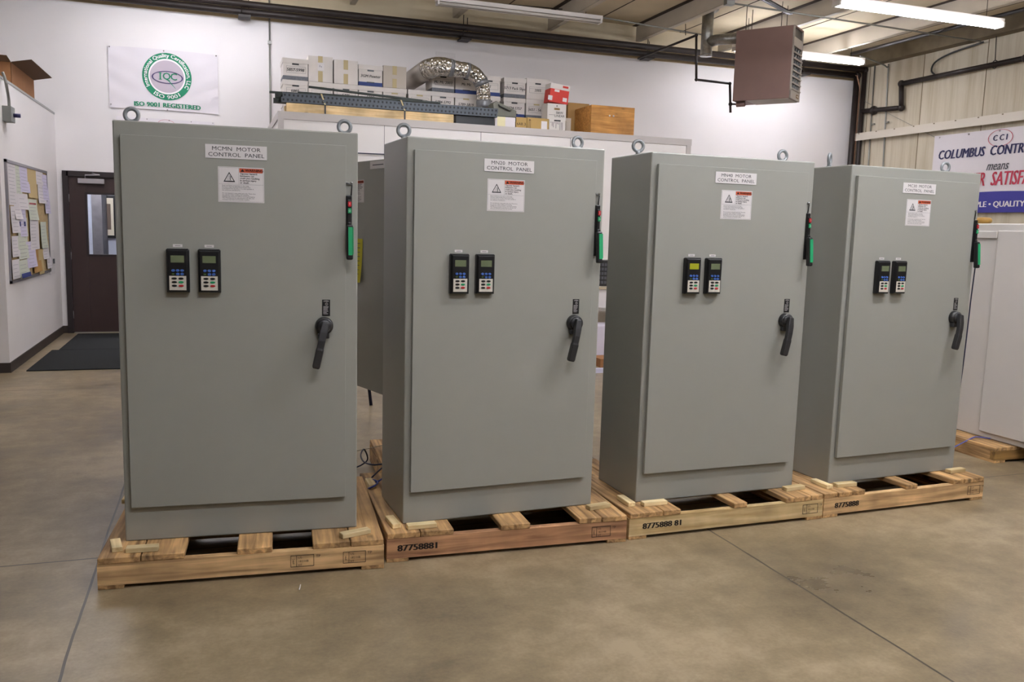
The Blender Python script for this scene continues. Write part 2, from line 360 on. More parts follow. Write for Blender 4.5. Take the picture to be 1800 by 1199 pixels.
for x, y, z, k_, w_ in ((-.1, 11.6, 4.56, .5, 'over the ring seal banner, just above the picture'), (3.2, 8.15, 4.25, 1.1, 'over the workbench aisle, above the picture'),
                   (8.4, 4.7, 4.3, 1.0, 'over the white enclosure at the right'), (3.9, 2.45, 4.25, 2.3, 'in front of the MN40 and MC30 cabinets'), (1.0, .8, 4.25, 1.7, 'over the photographer'),
                   (-1.0, 9.9, 4.4, .75, 'added out of view to brighten the left office wall'),  # added lamp out of view, lifts the left office wall
                   (-4.6, 6.2, 4.3, .5, 'over the open floor at the far left'), (5.0, -1.6, 4.3, 1.2, 'behind the photographer')):
    fixture(x, y, z, k_, 'lit fluorescent strip fixture ' + w_)
fixture(-1.6, 13.8, 2.5, 3.0, 'unseen strip fixture added to light the corridor behind the door', .6)  # added lamp, out of sight, brightens the corridor behind the glass

# ------------------------------------------------------------------ unit heater with flue and gas pipe
HB = mat('heater_brown', '7E6259', .5, noise=.04, nscale=5); HF = mat('heater_front_grey', 'A69C90', .5); SILV = mat('galvanised_duct', '9A9790', .35, .8, noise=.2, nscale=20)
ang = math.radians(-52.7); N0 = atY(1391, 108, 10.2)
sd = Vector((math.cos(ang), math.sin(ang), 0))
HL, HW, HH = .80, .45, .97
ht = empty('unit_heater', (N0.x, N0.y, N0.z-HH/2), ang)   # local: x along the side to the near corner at 0, y to the right face
tag(ht, 'brown gas unit heater with louvred front hanging from the ceiling', 'heater')
b = MB(); b.box(-HL, 0, 0, HW, 0, HH, HB); b.build('casing', ht, bev=.006)
b = MB(); b.box(-HL+.2, -.01, .01, HW-.01, -.006, .001, HF); b.build('bottom_panel', ht)
b = MB()
b.box(0, .02, 0, .02, 0, HH, HF); b.box(0, .02, HW-.02, HW, 0, HH, HF); b.box(0, .02, 0, HW, 0, .13, HF); b.box(0, .02, 0, HW, HH-.02, HH, HB); b.box(0, .02, 0, HW, HH-.27, HH-.15, HF)
b.box(-.001, .002, .02, HW-.02, .1, HH-.02, BLK)
b.build('front_frame', ht)
zz = [.13 + i*(HH-.27-.13)/7 for i in range(8)]
for i in range(7):
    MB().box(.0, .035, .02, HW-.02, zz[i]-.006, zz[i]+.012, HF, rot=RY(.35)).build('louver', ht)
    b = MB()
    for j in range(4): b.box(.0, .012, .05+.1*j, .075+.1*j, zz[i]+.018, zz[i+1]-.016, STEEL, rot=RY(.2))
    b.build('vane', ht)
b = MB(); b.box(.02, .024, .27, .38, .03, .08, mat('plate_bronze', '7A5B33', .4, .4)); b.box(.024, .0246, .285, .365, .05, .062, BEIGE); b.build('rating_plate', ht)
b = MB(); b.cyl((-HL+.03, .1, -.035), (-HL+.15, .1, -.035), .035, HB); b.build('gas_valve', ht)
# hanging rods of the heater
for x, y_ in ((-.2, .1), (-.7, .1), (-.2, .35), (-.7, .35)): MB().cyl((x, y_, HH), (x, y_, HH+.35), .005, BLACKPIPE, 6).build('hanger_rod', ht)
# dark angle strut between two purlins above the heater
A = atY(1284, 3, 9.4); A.z = 4.62; B = atY(1388, 52, 10.3); B.z = 4.60
b = MB(); d = (B-A).normalized(); n = Vector((-d.y, d.x, 0))*.03
for s in (1, -1):
    q0, q1 = A+n*s, B+n*s; b.tube([q0, q1], .014, BLACKPIPE, 4)
b.tube([A, B], .02, BLACKPIPE, 4)
tag(b.build('support_strut'), 'dark steel channel strut running under the roof down towards the brown heater', 'strut')
# flue
fx = Vector((0, 0, 0)); F0 = atY(1243, 60, 11.5); zr = roofz(F0.x)
fl = empty('flue_pipe', (F0.x, F0.y, 0)); tag(fl, 'galvanised flue with a T joint rising behind the brown heater to the roof', 'flue')
zT = atY(1243, 74, 11.5).z; zb_ = atY(1243, 99, 11.5).z
b = MB(); b.cyl((0, 0, zb_), (0, 0, zr-.002), .085, SILV, 24); b.build('riser', fl)
b = MB(); b.cyl((0, 0, zr-.03), (0, 0, zr-.002), .13, SILV, 24, r2=.16); b.build('roof_collar', fl)
hb = ht.matrix_basis
hx = N0.x + sd.x*(-HL) - math.sin(ang)*HW/2; hy = N0.y + sd.y*(-HL) + math.cos(ang)*HW/2
b = MB(); p1 = Vector((hx-F0.x, hy-F0.y, zT-.02)); pm = Vector((p1.x*.45, p1.y*.3, zT+.015))
b.tube([(0, 0, zT), tuple(pm), tuple(p1)], .08, SILV, 20); b.build('branch', fl)
b = MB(); b.cyl((0, 0, zb_-.004), (0, 0, zb_+.02), .088, STEEL, 24); b.build('cap', fl)
# gas pipe to the heater
def elbowed(pts, r, m, name, label, cat, fit=None, group=None, seg=10):
    b = MB()
    for p, q in zip(pts[:-1], pts[1:]): b.tube([p, q], r, m, seg)
    for p in pts[1:-1]: # elbow fittings
        sph(b, p, r*1.45, m)
    return tag(b.build(name), label, cat, group)
def sph(b, c, r, m, n=8):
    c = Vector(c); vs = []; fs = []
    for i in range(n+1):
        t = PI*i/n
        for j in range(2*n): a = PI*j/n; vs.append(c+Vector((math.sin(t)*math.cos(a), math.sin(t)*math.sin(a), math.cos(t)))*r)
    for i in range(n):
        for j in range(2*n): fs.append((i*2*n+j, (i+1)*2*n+j, (i+1)*2*n+(j+1) % (2*n), i*2*n+(j+1) % (2*n)))
    b.add(vs, fs, m, True)
g = [atY(1122, 103, 12.72), atY(1224, 62, 11), atY(1224, 140, 11), atY(1283, 147, 11), atY(1284, 198, 11)]
o = elbowed(g, .017, BLACKPIPE, 'gas_pipe', 'thin black gas pipe dropping beside the brown heater', 'pipe')
b = MB(); q = atY(1284, 183, 11); b.tube([q, (hx, hy-.02, q.z)], .014, BLACKPIPE, 8); sph(b, q, .03, BLACKPIPE); b.build('tee_branch', o)
b = MB(); b.tube([atY(1205, 62, 11.05), atY(1205, 42, 11.05)], .005, BLACKPIPE, 6); b.build('hanger_rod', o)

# ------------------------------------------------------------------ pipes and conduits
b = MB(); b.cyl((OX+.4, 12.74, 4.42), (10.80, 12.74, 4.42), .05, BLACKPIPE); b.cyl((10.80, 12.74, 4.42), (10.80, 12.74, .0), .05, BLACKPIPE); sph(b, (10.80, 12.74, 4.42), .068, BLACKPIPE)
pp = tag(b.build('sprinkler_main'), 'thick dark sprinkler main along the top of the back wall and down the corner', 'pipe')
b = MB(); b.cyl((OX+.4, 12.70, 4.505), (10.86, 12.62, 4.505), .046, BLACKPIPE); b.cyl((10.86, 12.62, 4.505), (10.86, 12.62, 0), .04, BLACKPIPE); sph(b, (10.86, 12.62, 4.505), .058, BLACKPIPE)
tag(b.build('gas_main'), 'dark gas main just above the sprinkler main, turning down the corner nearest the right wall', 'pipe')
COPPER = mat('copper_tube', '8C6A55', .4, .6)
b = MB(); b.tube([(OX+.4, 12.83, 4.462), (10.70, 12.83, 4.462), (10.74, 12.66, 4.4), (10.83, 12.68, 4.2), (10.83, 12.68, 0)], .013, COPPER, 8)
tag(b.build('copper_line'), 'thin copper line between the two dark corner pipes', 'pipe')
for x in (-3, .42, 3.55, 6.6, 9.6):
    b = MB()
    for s in (-.07, .07): b.cyl((x+.1*(s > 0), 12.72+s, 4.36), (x+.1*(s > 0), 12.72+s, roofz(x)-.24 if abs(x-.42) > 1 else roofz(x)), .006, BLACKPIPE, 6)
    b.box(x-.04, x+.12, 12.62, 12.84, 4.33, 4.36, BLACKPIPE); tag(b.build('pipe_hanger'), {-3: 'twin rod pipe hanger farthest left, over the office', .42: 'twin rod pipe hanger beside the vertical wall conduit', 3.55: 'twin rod pipe hanger above the insulated silver duct', 6.6: 'twin rod pipe hanger left of the flue', 9.6: 'twin rod pipe hanger near the right corner'}[x], 'pipe hanger', 'pipe hangers along the back wall')
R = WX-.07
g = [Vector((10.86, 12.62, 3.80)), Vector((R, 11.68, 3.745)), Vector((R, 11.72, 4.14)), Vector((R, 9.4, 4.15)), Vector((R, 2, 4.15))]
o = elbowed(g, .04, BLACKPIPE, 'branch_pipe', 'black iron branch pipe stepping up along the right wall', 'pipe', seg=14)
b = MB(); sph(b, (10.88, 12.35, 3.785), .075, BLACKPIPE); b.build('valve', o)
b = MB(); b.tube([(R, 9.91, 4.2), (R, 9.93, 4.56)], .007, BLACKPIPE, 6)
b.tube([(R, 9.91+.05*math.sin(a*PI/6), 4.15+.055*math.cos(a*PI/6)) for a in range(12)], .008, BLACKPIPE, 6, closed=True); b.build('hanger_ring', o)
b = MB(); pts = [(R, 11.02, 4.17), (R+.02, 11.12, 4.26), (R+.02, 11.05, 4.38), (R+.02, 10.75, 4.46), (R, 10.15, 4.51)]
def smooth(pts, n=8):
    P = [Vector(p) for p in pts]; P = [P[0]*2-P[1]] + P + [P[-1]*2-P[-2]]; out = []
    for i in range(1, len(P)-2):
        for k_ in range(n):
            t = k_/n; a, b_, c, d_ = P[i-1:i+3]
            out.append(.5*((2*b_) + (c-a)*t + (2*a-5*b_+4*c-d_)*t*t + (3*b_-a-3*c+d_)*t**3))
    out.append(P[-2]); return out
b.tube(smooth(pts), .014, DKG, 8); tag(b.build('flexible_conduit'), 'curved flexible conduit arching above the black pipe on the right wall', 'conduit')
b = MB(); b.tube([(9.95, WY-1.0, 4.57), (9.95, 4, 4.55)], .028, BLACKPIPE, 10); tag(b.build('branch_pipe'), 'straight dark pipe under the roof right of the lit fixtures', 'pipe')
for i, (x, y0, y1) in enumerate(((WX-.02, 12.43, 12.35), (WX-.02, 12.10, 12.02))):
    b = MB(); zt = 4.55 if i == 0 else 4.42
    pts = [(x, y0, zt), (x, y1, 0)] if i == 0 else smooth([(9.95, 11.7, 4.50), (10.5, 11.95, 4.50), (10.85, 12.08, 4.46), (x, y0, 4.3), (x, y1, 2), (x, y1, 0)], 6)
    b.tube(pts, .012, CONDUIT, 8)
    for z in (1.2, 2.4, 3.55): b.box(x-.02, x+.01, y1-.03, y1+.03, z-.012, z+.012, CONDUIT)
    tag(b.build('wall_conduit'), ('thin steel conduit straight down the right wall next to the corner pipes' if i == 0 else 'thin steel conduit bending off the ceiling down the right wall'), 'conduit')
b = MB(); b.tube([(.8, WY-.02, 4.9), (.8, WY-.02, .9)], .012, CONDUIT, 8); b.box(.775, .825, WY-.045, WY, 4.05, 4.09, CONDUIT); tag(b.build('wall_conduit'), 'vertical steel conduit on the back wall between banner and boxes', 'conduit')
b = MB(); b.tube([(5.3, 11.6, 4.60), (7.4, 11.6, 4.50)], .012, CONDUIT, 8); tag(b.build('ceiling_conduit'), 'thin conduit feeding the unlit fixture above the boxes', 'conduit')
p0 = atY(1282, 5, 10.15); p1 = atY(1745, 76, 10.15); p1 = p0 + (p1-p0)*min(1, (10.8-p0.x)/(p1.x-p0.x))
b = MB(); b.tube([p0, p1], .012, CONDUIT, 8); b.box(p0.x-.06, p0.x+.06, p0.y-.04, p0.y+.04, p0.z-.03, p0.z+.05, CONDUIT)
tag(b.build('ceiling_conduit'), 'thin conduit crossing under the roof right of the heater', 'conduit')
b = MB(); b.tube([(10.86, 12.6, 3.98), (WX-.02, 10.95, 3.2)], .004, CONDUIT, 6); tag(b.build('cable'), 'thin cable slanting across the right wall to the banner corner', 'cable')
def rod(a, c, lab):
    b = MB(); b.tube([a, c], .007, BLACKPIPE, 6); tag(b.build('bracing_rod'), lab, 'rod', 'roof bracing rods')
rod((3.1, 12.6, 4.86), (1.95, 10.2, 4.9), 'thin dark bracing rod left of the unlit fixture end')
rod((2.9, 12.4, 4.80), (5.2, 12.3, 4.84), 'thin dark bracing rod behind the unlit fixture')
rod((5.4, 11.0, 4.84), (8.0, 9.6, 4.82), 'thin dark bracing rod between unlit fixture and heater')
# wall plate of the duct
# ------------------------------------------------------------------ banners
CLOTH = mat('banner_cloth', 'DCD6DA', .7); BGREEN = mat('banner_green', '17855F', .7); BWH = mat('banner_white', 'F0EAEC', .7); BPUR = mat('banner_purple', '4A3F6A', .7)
BNAVY = mat('banner_navy', '2B2A55', .7); BBLUE = mat('banner_blue', '3E3C96', .7); BRED = mat('banner_red', 'C03A50', .7); LILAC = mat('globe_grey', 'BBAFBA', .7)
def gridcloth(b, x0, x1, z0, z1, m, nx=40, nz=24):
    vs = [(x0+(x1-x0)*i/nx, 0, z0+(z1-z0)*j/nz) for j in range(nz+1) for i in range(nx+1)]
    b.add(vs, [(j*(nx+1)+i, j*(nx+1)+i+1, (j+1)*(nx+1)+i+1, (j+1)*(nx+1)+i) for j in range(nz) for i in range(nx)], m, True)
def disc(b, cx, cz, r0, r1, y, m, n=48, ax=1, az=1, shift=0):
    vs = []; fs = []
    for i in range(n):
        a = 2*PI*i/n; vs += [(cx+r0*ax*math.cos(a)+shift, y, cz+r0*az*math.sin(a)), (cx+r1*ax*math.cos(a), y, cz+r1*az*math.sin(a))]
    for i in range(n): j = (i+1) % n; fs.append((2*i, 2*i+1, 2*j+1, 2*j))
    b.add(vs, fs, m)
def iqc():
    t = empty('banner', (-.585, WY-.012, 3.45)); tag(t, 'white cloth banner with a green ring seal reading ISO 9001 REGISTERED', 'banner')
    def warp(p):
        x, y, z = p; d1 = (x+.69)*.75 + (z-.39)*.66; d2 = (-(x-.69))*.75 + (z-.39)*.66
        k = .006*math.sin(26*((x+.7)*.5+(z-.4)*1.0))*max(0, -x*1.4) + .006*math.sin(26*((.7-x)*.5+(z-.4)))*max(0, x*1.4)
        return Vector((x, y - .006 + k, z + .012*math.cos(x*2.2)-.012))
    b = MB(); gridcloth(b, -.69, .69, -.4, .4, CLOTH); X = (1, 0, 0); Z = (0, 0, 1); cz = .045; cx = .035
    disc(b, cx, cz, .0, .235, -.004, BWH); disc(b, cx, cz, .001, .217, -.006, LILAC, az=.98); disc(b, cx, cz, .235, .313, -.006, BGREEN)
    o = (cx, -.009, cz)
    b.text('International Quality Certification, LLC', .07, o, X, Z, BWH, bend=(.275, PI/2, 1), fit=1.16, bold=.0022)
    b.text('ISO 9001', .072, o, X, Z, BWH, bend=(.275, -PI/2, -1), fit=.34, bold=.0022)
    disc(b, cx+.005, cz-.01, .180, .192, -.010, BPUR, az=.44, shift=.0); disc(b, cx+.005, cz-.01, .182, .2, -.0102, BPUR, az=.40)
    b.text('I', .13, (cx-.085, -.013, cz), X, Z, BGREEN, bold=.002); b.box(cx-.107, cx-.063, -.0135, -.013, cz+.038, cz+.044, BGREEN); b.box(cx-.107, cx-.063, -.0135, -.013, cz-.044, cz-.038, BGREEN)
    b.text('Q', .13, (cx-.005, -.013, cz), X, Z, BGREEN, bold=.002); b.text('C', .13, (cx+.085, -.013, cz), X, Z, BGREEN, bold=.002)
    b.add([(cx-.01, -.0135, cz-.03), (cx+.01, -.0135, cz-.03), (cx+.11, -.0135, cz-.155), (cx+.1, -.0135, cz-.15)], [(0, 1, 2, 3)], BGREEN)
    b.text('ISO 9001 REGISTERED', .084, (cx, -.009, -.338), X, Z, BGREEN, fit=.84, bold=.004)
    b.build('banner_cloth', t, warp=warp)
    for x, z in ((-.67, .375), (.67, .375), (-.67, -.37), (.03, -.395), (0, .38)):
        MB().cyl((x, -.02, z), (x, 0, z), .008, STEEL, 12).build('grommet', t)
iqc()
def cci(loc, rz, w_, h_, label):
    t = empty('banner', loc, rz); tag(t, label, 'banner')
    b = MB(); gridcloth(b, 0, w_, -h_, 0, CLOTH); X = (1, 0, 0); Z = (0, 0, 1); k_ = w_/2.44; cx = w_/2
    disc(b, cx, -.135*k_, .205*k_, .215*k_, -.006, BRED, az=.56); b.text('C C I', .12*k_, (cx, -.006, -.135*k_), X, (.08, 0, 1), BNAVY, bold=.005*k_, fit=.24*k_)
    b.text('COLUMBUS  CONTROLS, INC.', .2*k_, (cx, -.006, -.315*k_), X, (.14, 0, 1), BNAVY, bold=.007*k_, fit=2.2*k_)
    b.text('means', .19*k_, (cx, -.006, -.535*k_), X, (.3, 0, 1), INKG, bold=.002*k_, fit=.36*k_)
    b.text('CUSTOMER  SATISFACTION', .285*k_, (cx, -.006, -.73*k_), X, (.12, 0, 1), BRED, bold=.007*k_, fit=2.24*k_)
    n = 24; vs = []
    for i in range(n+1):
        x = w_*i/n; vs += [(x, -.004, -h_), (x, -.004, -h_+(.26+.05*math.sin(PI*i/n))*k_)]
    b.add(vs, [(2*i, 2*i+2, 2*i+3, 2*i+1) for i in range(n)], BBLUE)
    b.text('PEOPLE • QUALITY • SERVICE', .12*k_, (.68*k_, -.008, -h_+.12*k_), X, Z, BWH, 'LEFT', bold=.005*k_, fit=1.6*k_)
    def warp(p):
        x, y, z = p; return Vector((x, y-.012+.006*math.sin(x*3.1+z*4)-.02*math.exp(-((x+z*.9)/.12)**2)*(1 if x < .5 else 0)*.5, z))
    b.build('banner_cloth', t, warp=warp)
    x = .1
    while x < w_: MB().cyl((x, -.02, -.03*k_), (x, 0, -.03*k_), .012*k_, STEEL, 10).build('grommet', t); x += .55*k_
cci((WX-.03, 10.93, 3.216), -PI/2, 2.44, 1.215, 'large white company banner with red oval and blue bottom band on the right wall')
cci((-1.2, WY-.012, 2.93), 0, 1.25, .62, 'smaller company banner under the ring seal banner, mostly behind the first grey cabinet')

# ------------------------------------------------------------------ left office wall fittings
CORK = mat('cork', 'B39A6E', .9, noise=.2, nscale=40); ALU = mat('aluminium_frame', '9C9AA0', .35, .6)
bb = empty('bulletin_board', (LX, 10.93, 1.5)); tag(bb, 'cork bulletin board in aluminium frame crowded with sheets on the left wall', 'bulletin board')
b = MB(); b.box(0, .012, -1.11, 1.11, -.61, .61, CORK); b.build('cork_panel', bb)
b = MB()
for q in ((-1.12, -1.09, -.62, .62), (1.09, 1.12, -.62, .62), (-1.12, 1.12, -.62, -.59), (-1.12, 1.12, .59, .62)): b.box(0, .022, q[0], q[1], q[2], q[3], ALU)
b.build('frame', bb)
TAN = mat('paper_tan', 'BFA878', .85); TAN2 = mat('paper_kraft', 'B58A4E', .85); PLIL = mat('paper_lilac', 'CBC4DA', .8); PGRN = mat('paper_pale_green', 'C9CDBE', .8); NAVY = mat('print_navy', '2F3A78', .8)
sheets = [((72, 30, 140, 440), PAPERW, 'long narrow white sheet hanging at the top left of the cork board'),
 ((140, 55, 180, 330), PGRN, 'pale green strip beside the long white sheet on the board'),
 ((178, 70, 268, 318), PLIL, 'lilac white sheet tilted in the top row of the board'),
 ((255, 90, 345, 372), TAN, 'plain tan sheet in the top row of the board'),
 ((332, 120, 392, 245), PAPERW, 'short curled white sheet near the top right of the board'),
 ((352, 235, 412, 422), PAPERW, 'typed sheet hanging below the short curled one'),
 ((395, 150, 437, 395), PLIL, 'grey lilac sheet at the top right edge of the board'),
 ((158, 330, 255, 482), PAPERW, 'typed sheet in the second row left of the red headed one'),
 ((256, 385, 340, 582), PGRN, 'white notice with a red heading at the middle of the board'),
 ((118, 440, 178, 572), PAPERW, 'small white sheet left of centre under the typed one'),
 ((88, 450, 150, 705), PAPERW, 'long white sheet at the left edge, second row of the board'),
 ((150, 560, 248, 742), PGRN, 'printed page with dark picture blocks left of centre'),
 ((172, 482, 222, 740), PLIL, 'narrow lilac sheet over the printed page'),
 ((415, 400, 458, 520), PLIL, 'small lilac sheet sticking out at the right edge of the board'),
 ((95, 735, 158, 936), PAPERW, 'white sheet at the left edge, third row of the board'),
 ((155, 742, 245, 955), PGRN, 'printed page with ruled lines below the picture page'),
 ((300, 850, 362, 1080), TAN2, 'brown kraft sheet low in the middle of the board'),
 ((235, 785, 322, 1035), PLIL, 'pale lilac sheet curling out low in the middle'),
 ((272, 580, 410, 860), PAPERW, 'large cream sheet tilted across the centre of the board'),
 ((372, 600, 416, 850), PGRN, 'greenish sheet right of the large cream one'),
 ((388, 842, 442, 955), PAPERW, 'small typed sheet below the greenish one'),
 ((350, 862, 386, 1100), TAN, 'narrow tan strip near the bottom right of the board'),
 ((428, 940, 470, 1045), PAPERW, 'small pinkish sheet at the bottom right corner of the board'),
 ((90, 960, 155, 1146), PAPERW, 'framed white form at the bottom left corner of the board'),
 ((155, 962, 245, 1136), PGRN, 'calendar page with a blue block at the bottom of the board')]
for i, ((x0, y0, x1, y1), m, lab) in enumerate(sheets):
    P = [atX(x/5.4545, 280+y/5.4545, LX) for x, y in ((x0, y1), (x1, y1), (x1, y0), (x0, y0))]
    ya, yb = P[0].y, P[2].y; zt = (P[2].z+P[3].z)/2; zb = (P[0].z+P[1].z)/2
    if yb-ya > .5: yb = ya+.5
    ti = random.uniform(-.05, .05); off = .0135+.0007*(i+1); n = 8
    b = MB(); vs = []; wdt = yb-ya; h = zt-zb; curl = random.uniform(.004, .03)
    for j in range(n+1):
        t = j/n
        for s in (0, 1): vs.append((off+curl*t*t*(1 if s else .6)*.8, (s-.5)*wdt+ti*t*h, -t*h))
    b.add(vs, [(2*j, 2*j+2, 2*j+3, 2*j+1) for j in range(n)], m, True)
    if m not in (TAN, TAN2):
        nl = int(h/.035)
        for j in range(1, nl):
            t = (j+.3)/nl; c = off+curl*t*t*.9+.001; yc = ti*t*h; ww = wdt*random.uniform(.5, .8)
            b.quad((c, yc-wdt*.4, -t*h), (c, yc-wdt*.4+ww, -t*h), (c, yc-wdt*.4+ww, -t*h-.0035), (c, yc-wdt*.4, -t*h-.0035), mat('print_grey', '9A979E', .8))
    if i == 8: b.quad((off+.002, -wdt*.4, -.04), (off+.002, wdt*.4, -.04), (off+.002, wdt*.4, -.06), (off+.002, -wdt*.4, -.06), RED)
    if i == 24: b.quad((off+curl*.7+.004, -wdt*.48, -h*.72), (off+curl*.7+.004, wdt*.48, -h*.72), (off+curl+.004, wdt*.48, -h*.97), (off+curl+.004, -wdt*.48, -h*.97), NAVY)
    if i == 11:
        for q in (-.3, .2): b.quad((off+.004, wdt*(q-.1), -h*.2), (off+.004, wdt*(q+.1), -h*.2), (off+.006, wdt*(q+.1), -h*.45), (off+.006, wdt*(q-.1), -h*.45), NAVY)
    tag(b.build('notice_sheet', loc=(LX, (ya+yb)/2, zt)), lab, 'paper', 'sheets pinned to the bulletin board')
b = MB(); b.box(LX, LX+.006, 12.06, 12.44, .84, 1.14, WHITE); b.box(LX+.006, LX+.02, 12.3, 12.36, .97, 1.03, INKG)
tag(b.build('wall_sign'), 'small white wall plate with a grey emblem right of the bulletin board', 'sign')
eb = empty('switch_box', (LX, 9.9, 2.56)); tag(eb, 'grey electrical switch box with a conduit high on the left wall', 'switch box')
GB = mat('box_grey', '8E908C', .5)
MB().box(0, .08, -.06, .12, -.07, .08, GB).build('box', eb, bev=.004)
MB().cyl((.08, .05, 0), (.14, .05, 0), .02, mat('knob_purple', '2E2A5A', .4)).build('knob', eb)
MB().tube(smooth([(.05, .02, .08), (.05, .01, .16), (.05, -.05, .26), (.04, -.06, .34), (.02, -.05, .40)]), .014, CONDUIT, 8).build('conduit', eb)
# open cardboard box on the office roof
CARD = mat('cardboard', '9A6A42', .85, noise=.08, nscale=6); CARDD = mat('cardboard_inner', '6E5138', .9)
def carton(name, loc, rz, w_, d_, h_, label, m=CARD, flaps=(1, 1, 1, 1), group=None):
    t = empty(name, loc, rz); tag(t, label, 'box', group)
    b = MB(); th = .006
    b.box(-w_/2, w_/2, -d_/2, d_/2, 0, th, m); b.box(-w_/2, w_/2, -d_/2, -d_/2+th, 0, h_, m); b.box(-w_/2, w_/2, d_/2-th, d_/2, 0, h_, m)
    b.box(-w_/2, -w_/2+th, -d_/2, d_/2, 0, h_, m); b.box(w_/2-th, w_/2, -d_/2, d_/2, 0, h_, m); b.build('box_body', t)
    L = min(d_/2*.8, .2)
    for i, (sx, sy) in enumerate(((1, 0), (-1, 0), (0, 1), (0, -1))):
        if not flaps[i]: continue
        f = random.uniform(.1, .3); b = MB()
        if sx: b.add([(sx*w_/2, -d_/2, h_), (sx*w_/2, d_/2, h_), (sx*(w_/2+L*math.cos(f)), d_/2, h_+L*math.sin(f)), (sx*(w_/2+L*math.cos(f)), -d_/2, h_+L*math.sin(f)),
                      (sx*w_/2, -d_/2, h_+.005), (sx*w_/2, d_/2, h_+.005), (sx*(w_/2+L*math.cos(f)), d_/2, h_+.005+L*math.sin(f)), (sx*(w_/2+L*math.cos(f)), -d_/2, h_+.005+L*math.sin(f))],
                     [(0, 1, 2, 3), (4, 7, 6, 5), (2, 6, 7, 3)], CARDD)
        else: b.add([(-w_/2, sy*d_/2, h_), (w_/2, sy*d_/2, h_), (w_/2, sy*(d_/2+L*math.cos(f)), h_+L*math.sin(f)), (-w_/2, sy*(d_/2+L*math.cos(f)), h_+L*math.sin(f)),
                     (-w_/2, sy*d_/2, h_+.005), (w_/2, sy*d_/2, h_+.005), (w_/2, sy*(d_/2+L*math.cos(f)), h_+.005+L*math.sin(f)), (-w_/2, sy*(d_/2+L*math.cos(f)), h_+.005+L*math.sin(f))],
                    [(0, 1, 2, 3), (4, 7, 6, 5), (2, 6, 7, 3)], CARDD)
        b.build('flap', t)
    return t
carton('cardboard_box', (-2.31, 11.22, 2.926), 0, 0.64, 1.24, .25, 'open brown cardboard box with raised flap on the office roof at far left', flaps=(1, 0, 1, 1))

# ------------------------------------------------------------------ pallets
PW1 = wood('pallet_wood_x', '96734C', 'E2BC88', 'x'); PW2 = wood('pallet_wood_y', '7E5E3A', 'D2A872', 'y')
PW3 = wood('pallet_pine_x', 'B79660', 'E4CB98', 'x'); PWL = wood('cleat_pine', 'C4AA78', 'ECD8AA', 'x', knot=False); PWD = wood('pallet_brown_x', '926648', 'D4A276', 'x')
STEN = mat('stencil_black', '2B221A', .9)
def pallet(x0, y0, x1, y1, boards, front, label, code=None, stamps=(), h=.14, depth=1.02, group='wooden pallets under the motor cabinets'):
    a = math.atan2(y1-y0, x1-x0); W_ = math.hypot(x1-x0, y1-y0)
    t = empty('wooden_pallet', (x0, y0, 0), a); tag(t, label, 'pallet', group)
    dk = .028; s0, s1 = .018, h-dk
    for i, yy in enumerate((0, depth/2-.02, depth-.04)):
        b = MB(); b.box(0, W_, yy, yy+.04, s0, s1, front if i == 0 else PW1)
        if i == 0:
            if code: b.text(code, .043, (.05, -.001, (s0+s1)/2), (1, 0, 0), (0, 0, 1), STEN, align='LEFT', bold=.0025, wx=1.15)
            for sx in stamps:
                z0, z1 = s0+.02, s1-.02
                for q in ((sx, sx+.002, z0, z1), (sx+.1, sx+.102, z0, z1), (sx, sx+.102, z0, z0+.002), (sx, sx+.102, z1-.002, z1), (sx+.025, sx+.027, z0, z1)): b.box(q[0], q[1], -.0012, 0, q[2], q[3], STEN)
                for j, tt in enumerate(('US-', '1821HB', 'HT')): b.text(tt, .014, (sx+.032, -.0015, z1-.012-.017*j), (1, 0, 0), (0, 0, 1), STEN, align='LEFT')
                b.text('IPPC', .013, (sx+.013, -.0015, (z0+z1)/2), (0, 0, 1), (-1, 0, 0), STEN); b.text('TP', .018, (sx+.12, -.0015, z1-.01), (1, 0, 0), (0, 0, 1), STEN)
        b.build('stringer', t, bev=.002, segs=1)
    for i, (u0, u1) in enumerate(boards):
        MB().box(u0*W_+.002, u1*W_-.002, -.004 + .006*random.random(), depth, s1+.0005, h, PW2).build('deck_board', t, bev=.003, segs=1)
    for xx in (.001, W_-.036): MB().box(xx, xx+.035, .042, depth/2-.022, s0, s1, PW2).build('side_rail', t); MB().box(xx, xx+.035, depth/2+.022, depth-.042, s0, s1, PW2).build('side_rail', t)
    for u in ((0, .085), (.915, 1)): MB().box(u[0]*W_, u[1]*W_, 0, depth, 0, s0-.0005, PW2).build('bottom_board', t, bev=.002, segs=1)
    return t
pallet(-.485, 3.816, .717, 3.732, [(0, .142), (.142, .289), (.466, .593), (.735, .874), (.874, 1)], PW1, 'wooden pallet with two ink stamps under the MCMN cabinet, leftmost of the row', None, (.79, 1.02))
pallet(.741, 3.79, 1.961, 3.747, [(0, .13), (.13, .263), (.452, .577), (.786, .887), (.887, 1)], PWD, 'reddish brown stencilled pallet under the MN20 cabinet', '87758881', (1.03,))
pallet(1.982, 3.76, 3.198, 3.782, [(0, .16), (.16, .247), (.514, .586), (.79, .93), (.93, 1)], PW3, 'pale yellow pine stencilled pallet under the MN40 cabinet', '  8775888 81', (1.08,))
pallet(3.207, 3.785, 4.427, 3.828, [(0, .08), (.08, .165), (.165, .242), (.492, .566), (.793, .868), (.868, 1)], PW1, 'wooden stencilled pallet under the MC30 cabinet, rightmost of the row', '  8775888', (1.09,))
pallet(.935, 4.86, 2.1, 4.805, [(0, .13), (.13, .26), (.45, .57), (.74, .87), (.87, 1)], PW3, 'wooden pallet behind the MN20 cabinet, with blue cables at its corner', depth=.72, group='other wooden pallets')
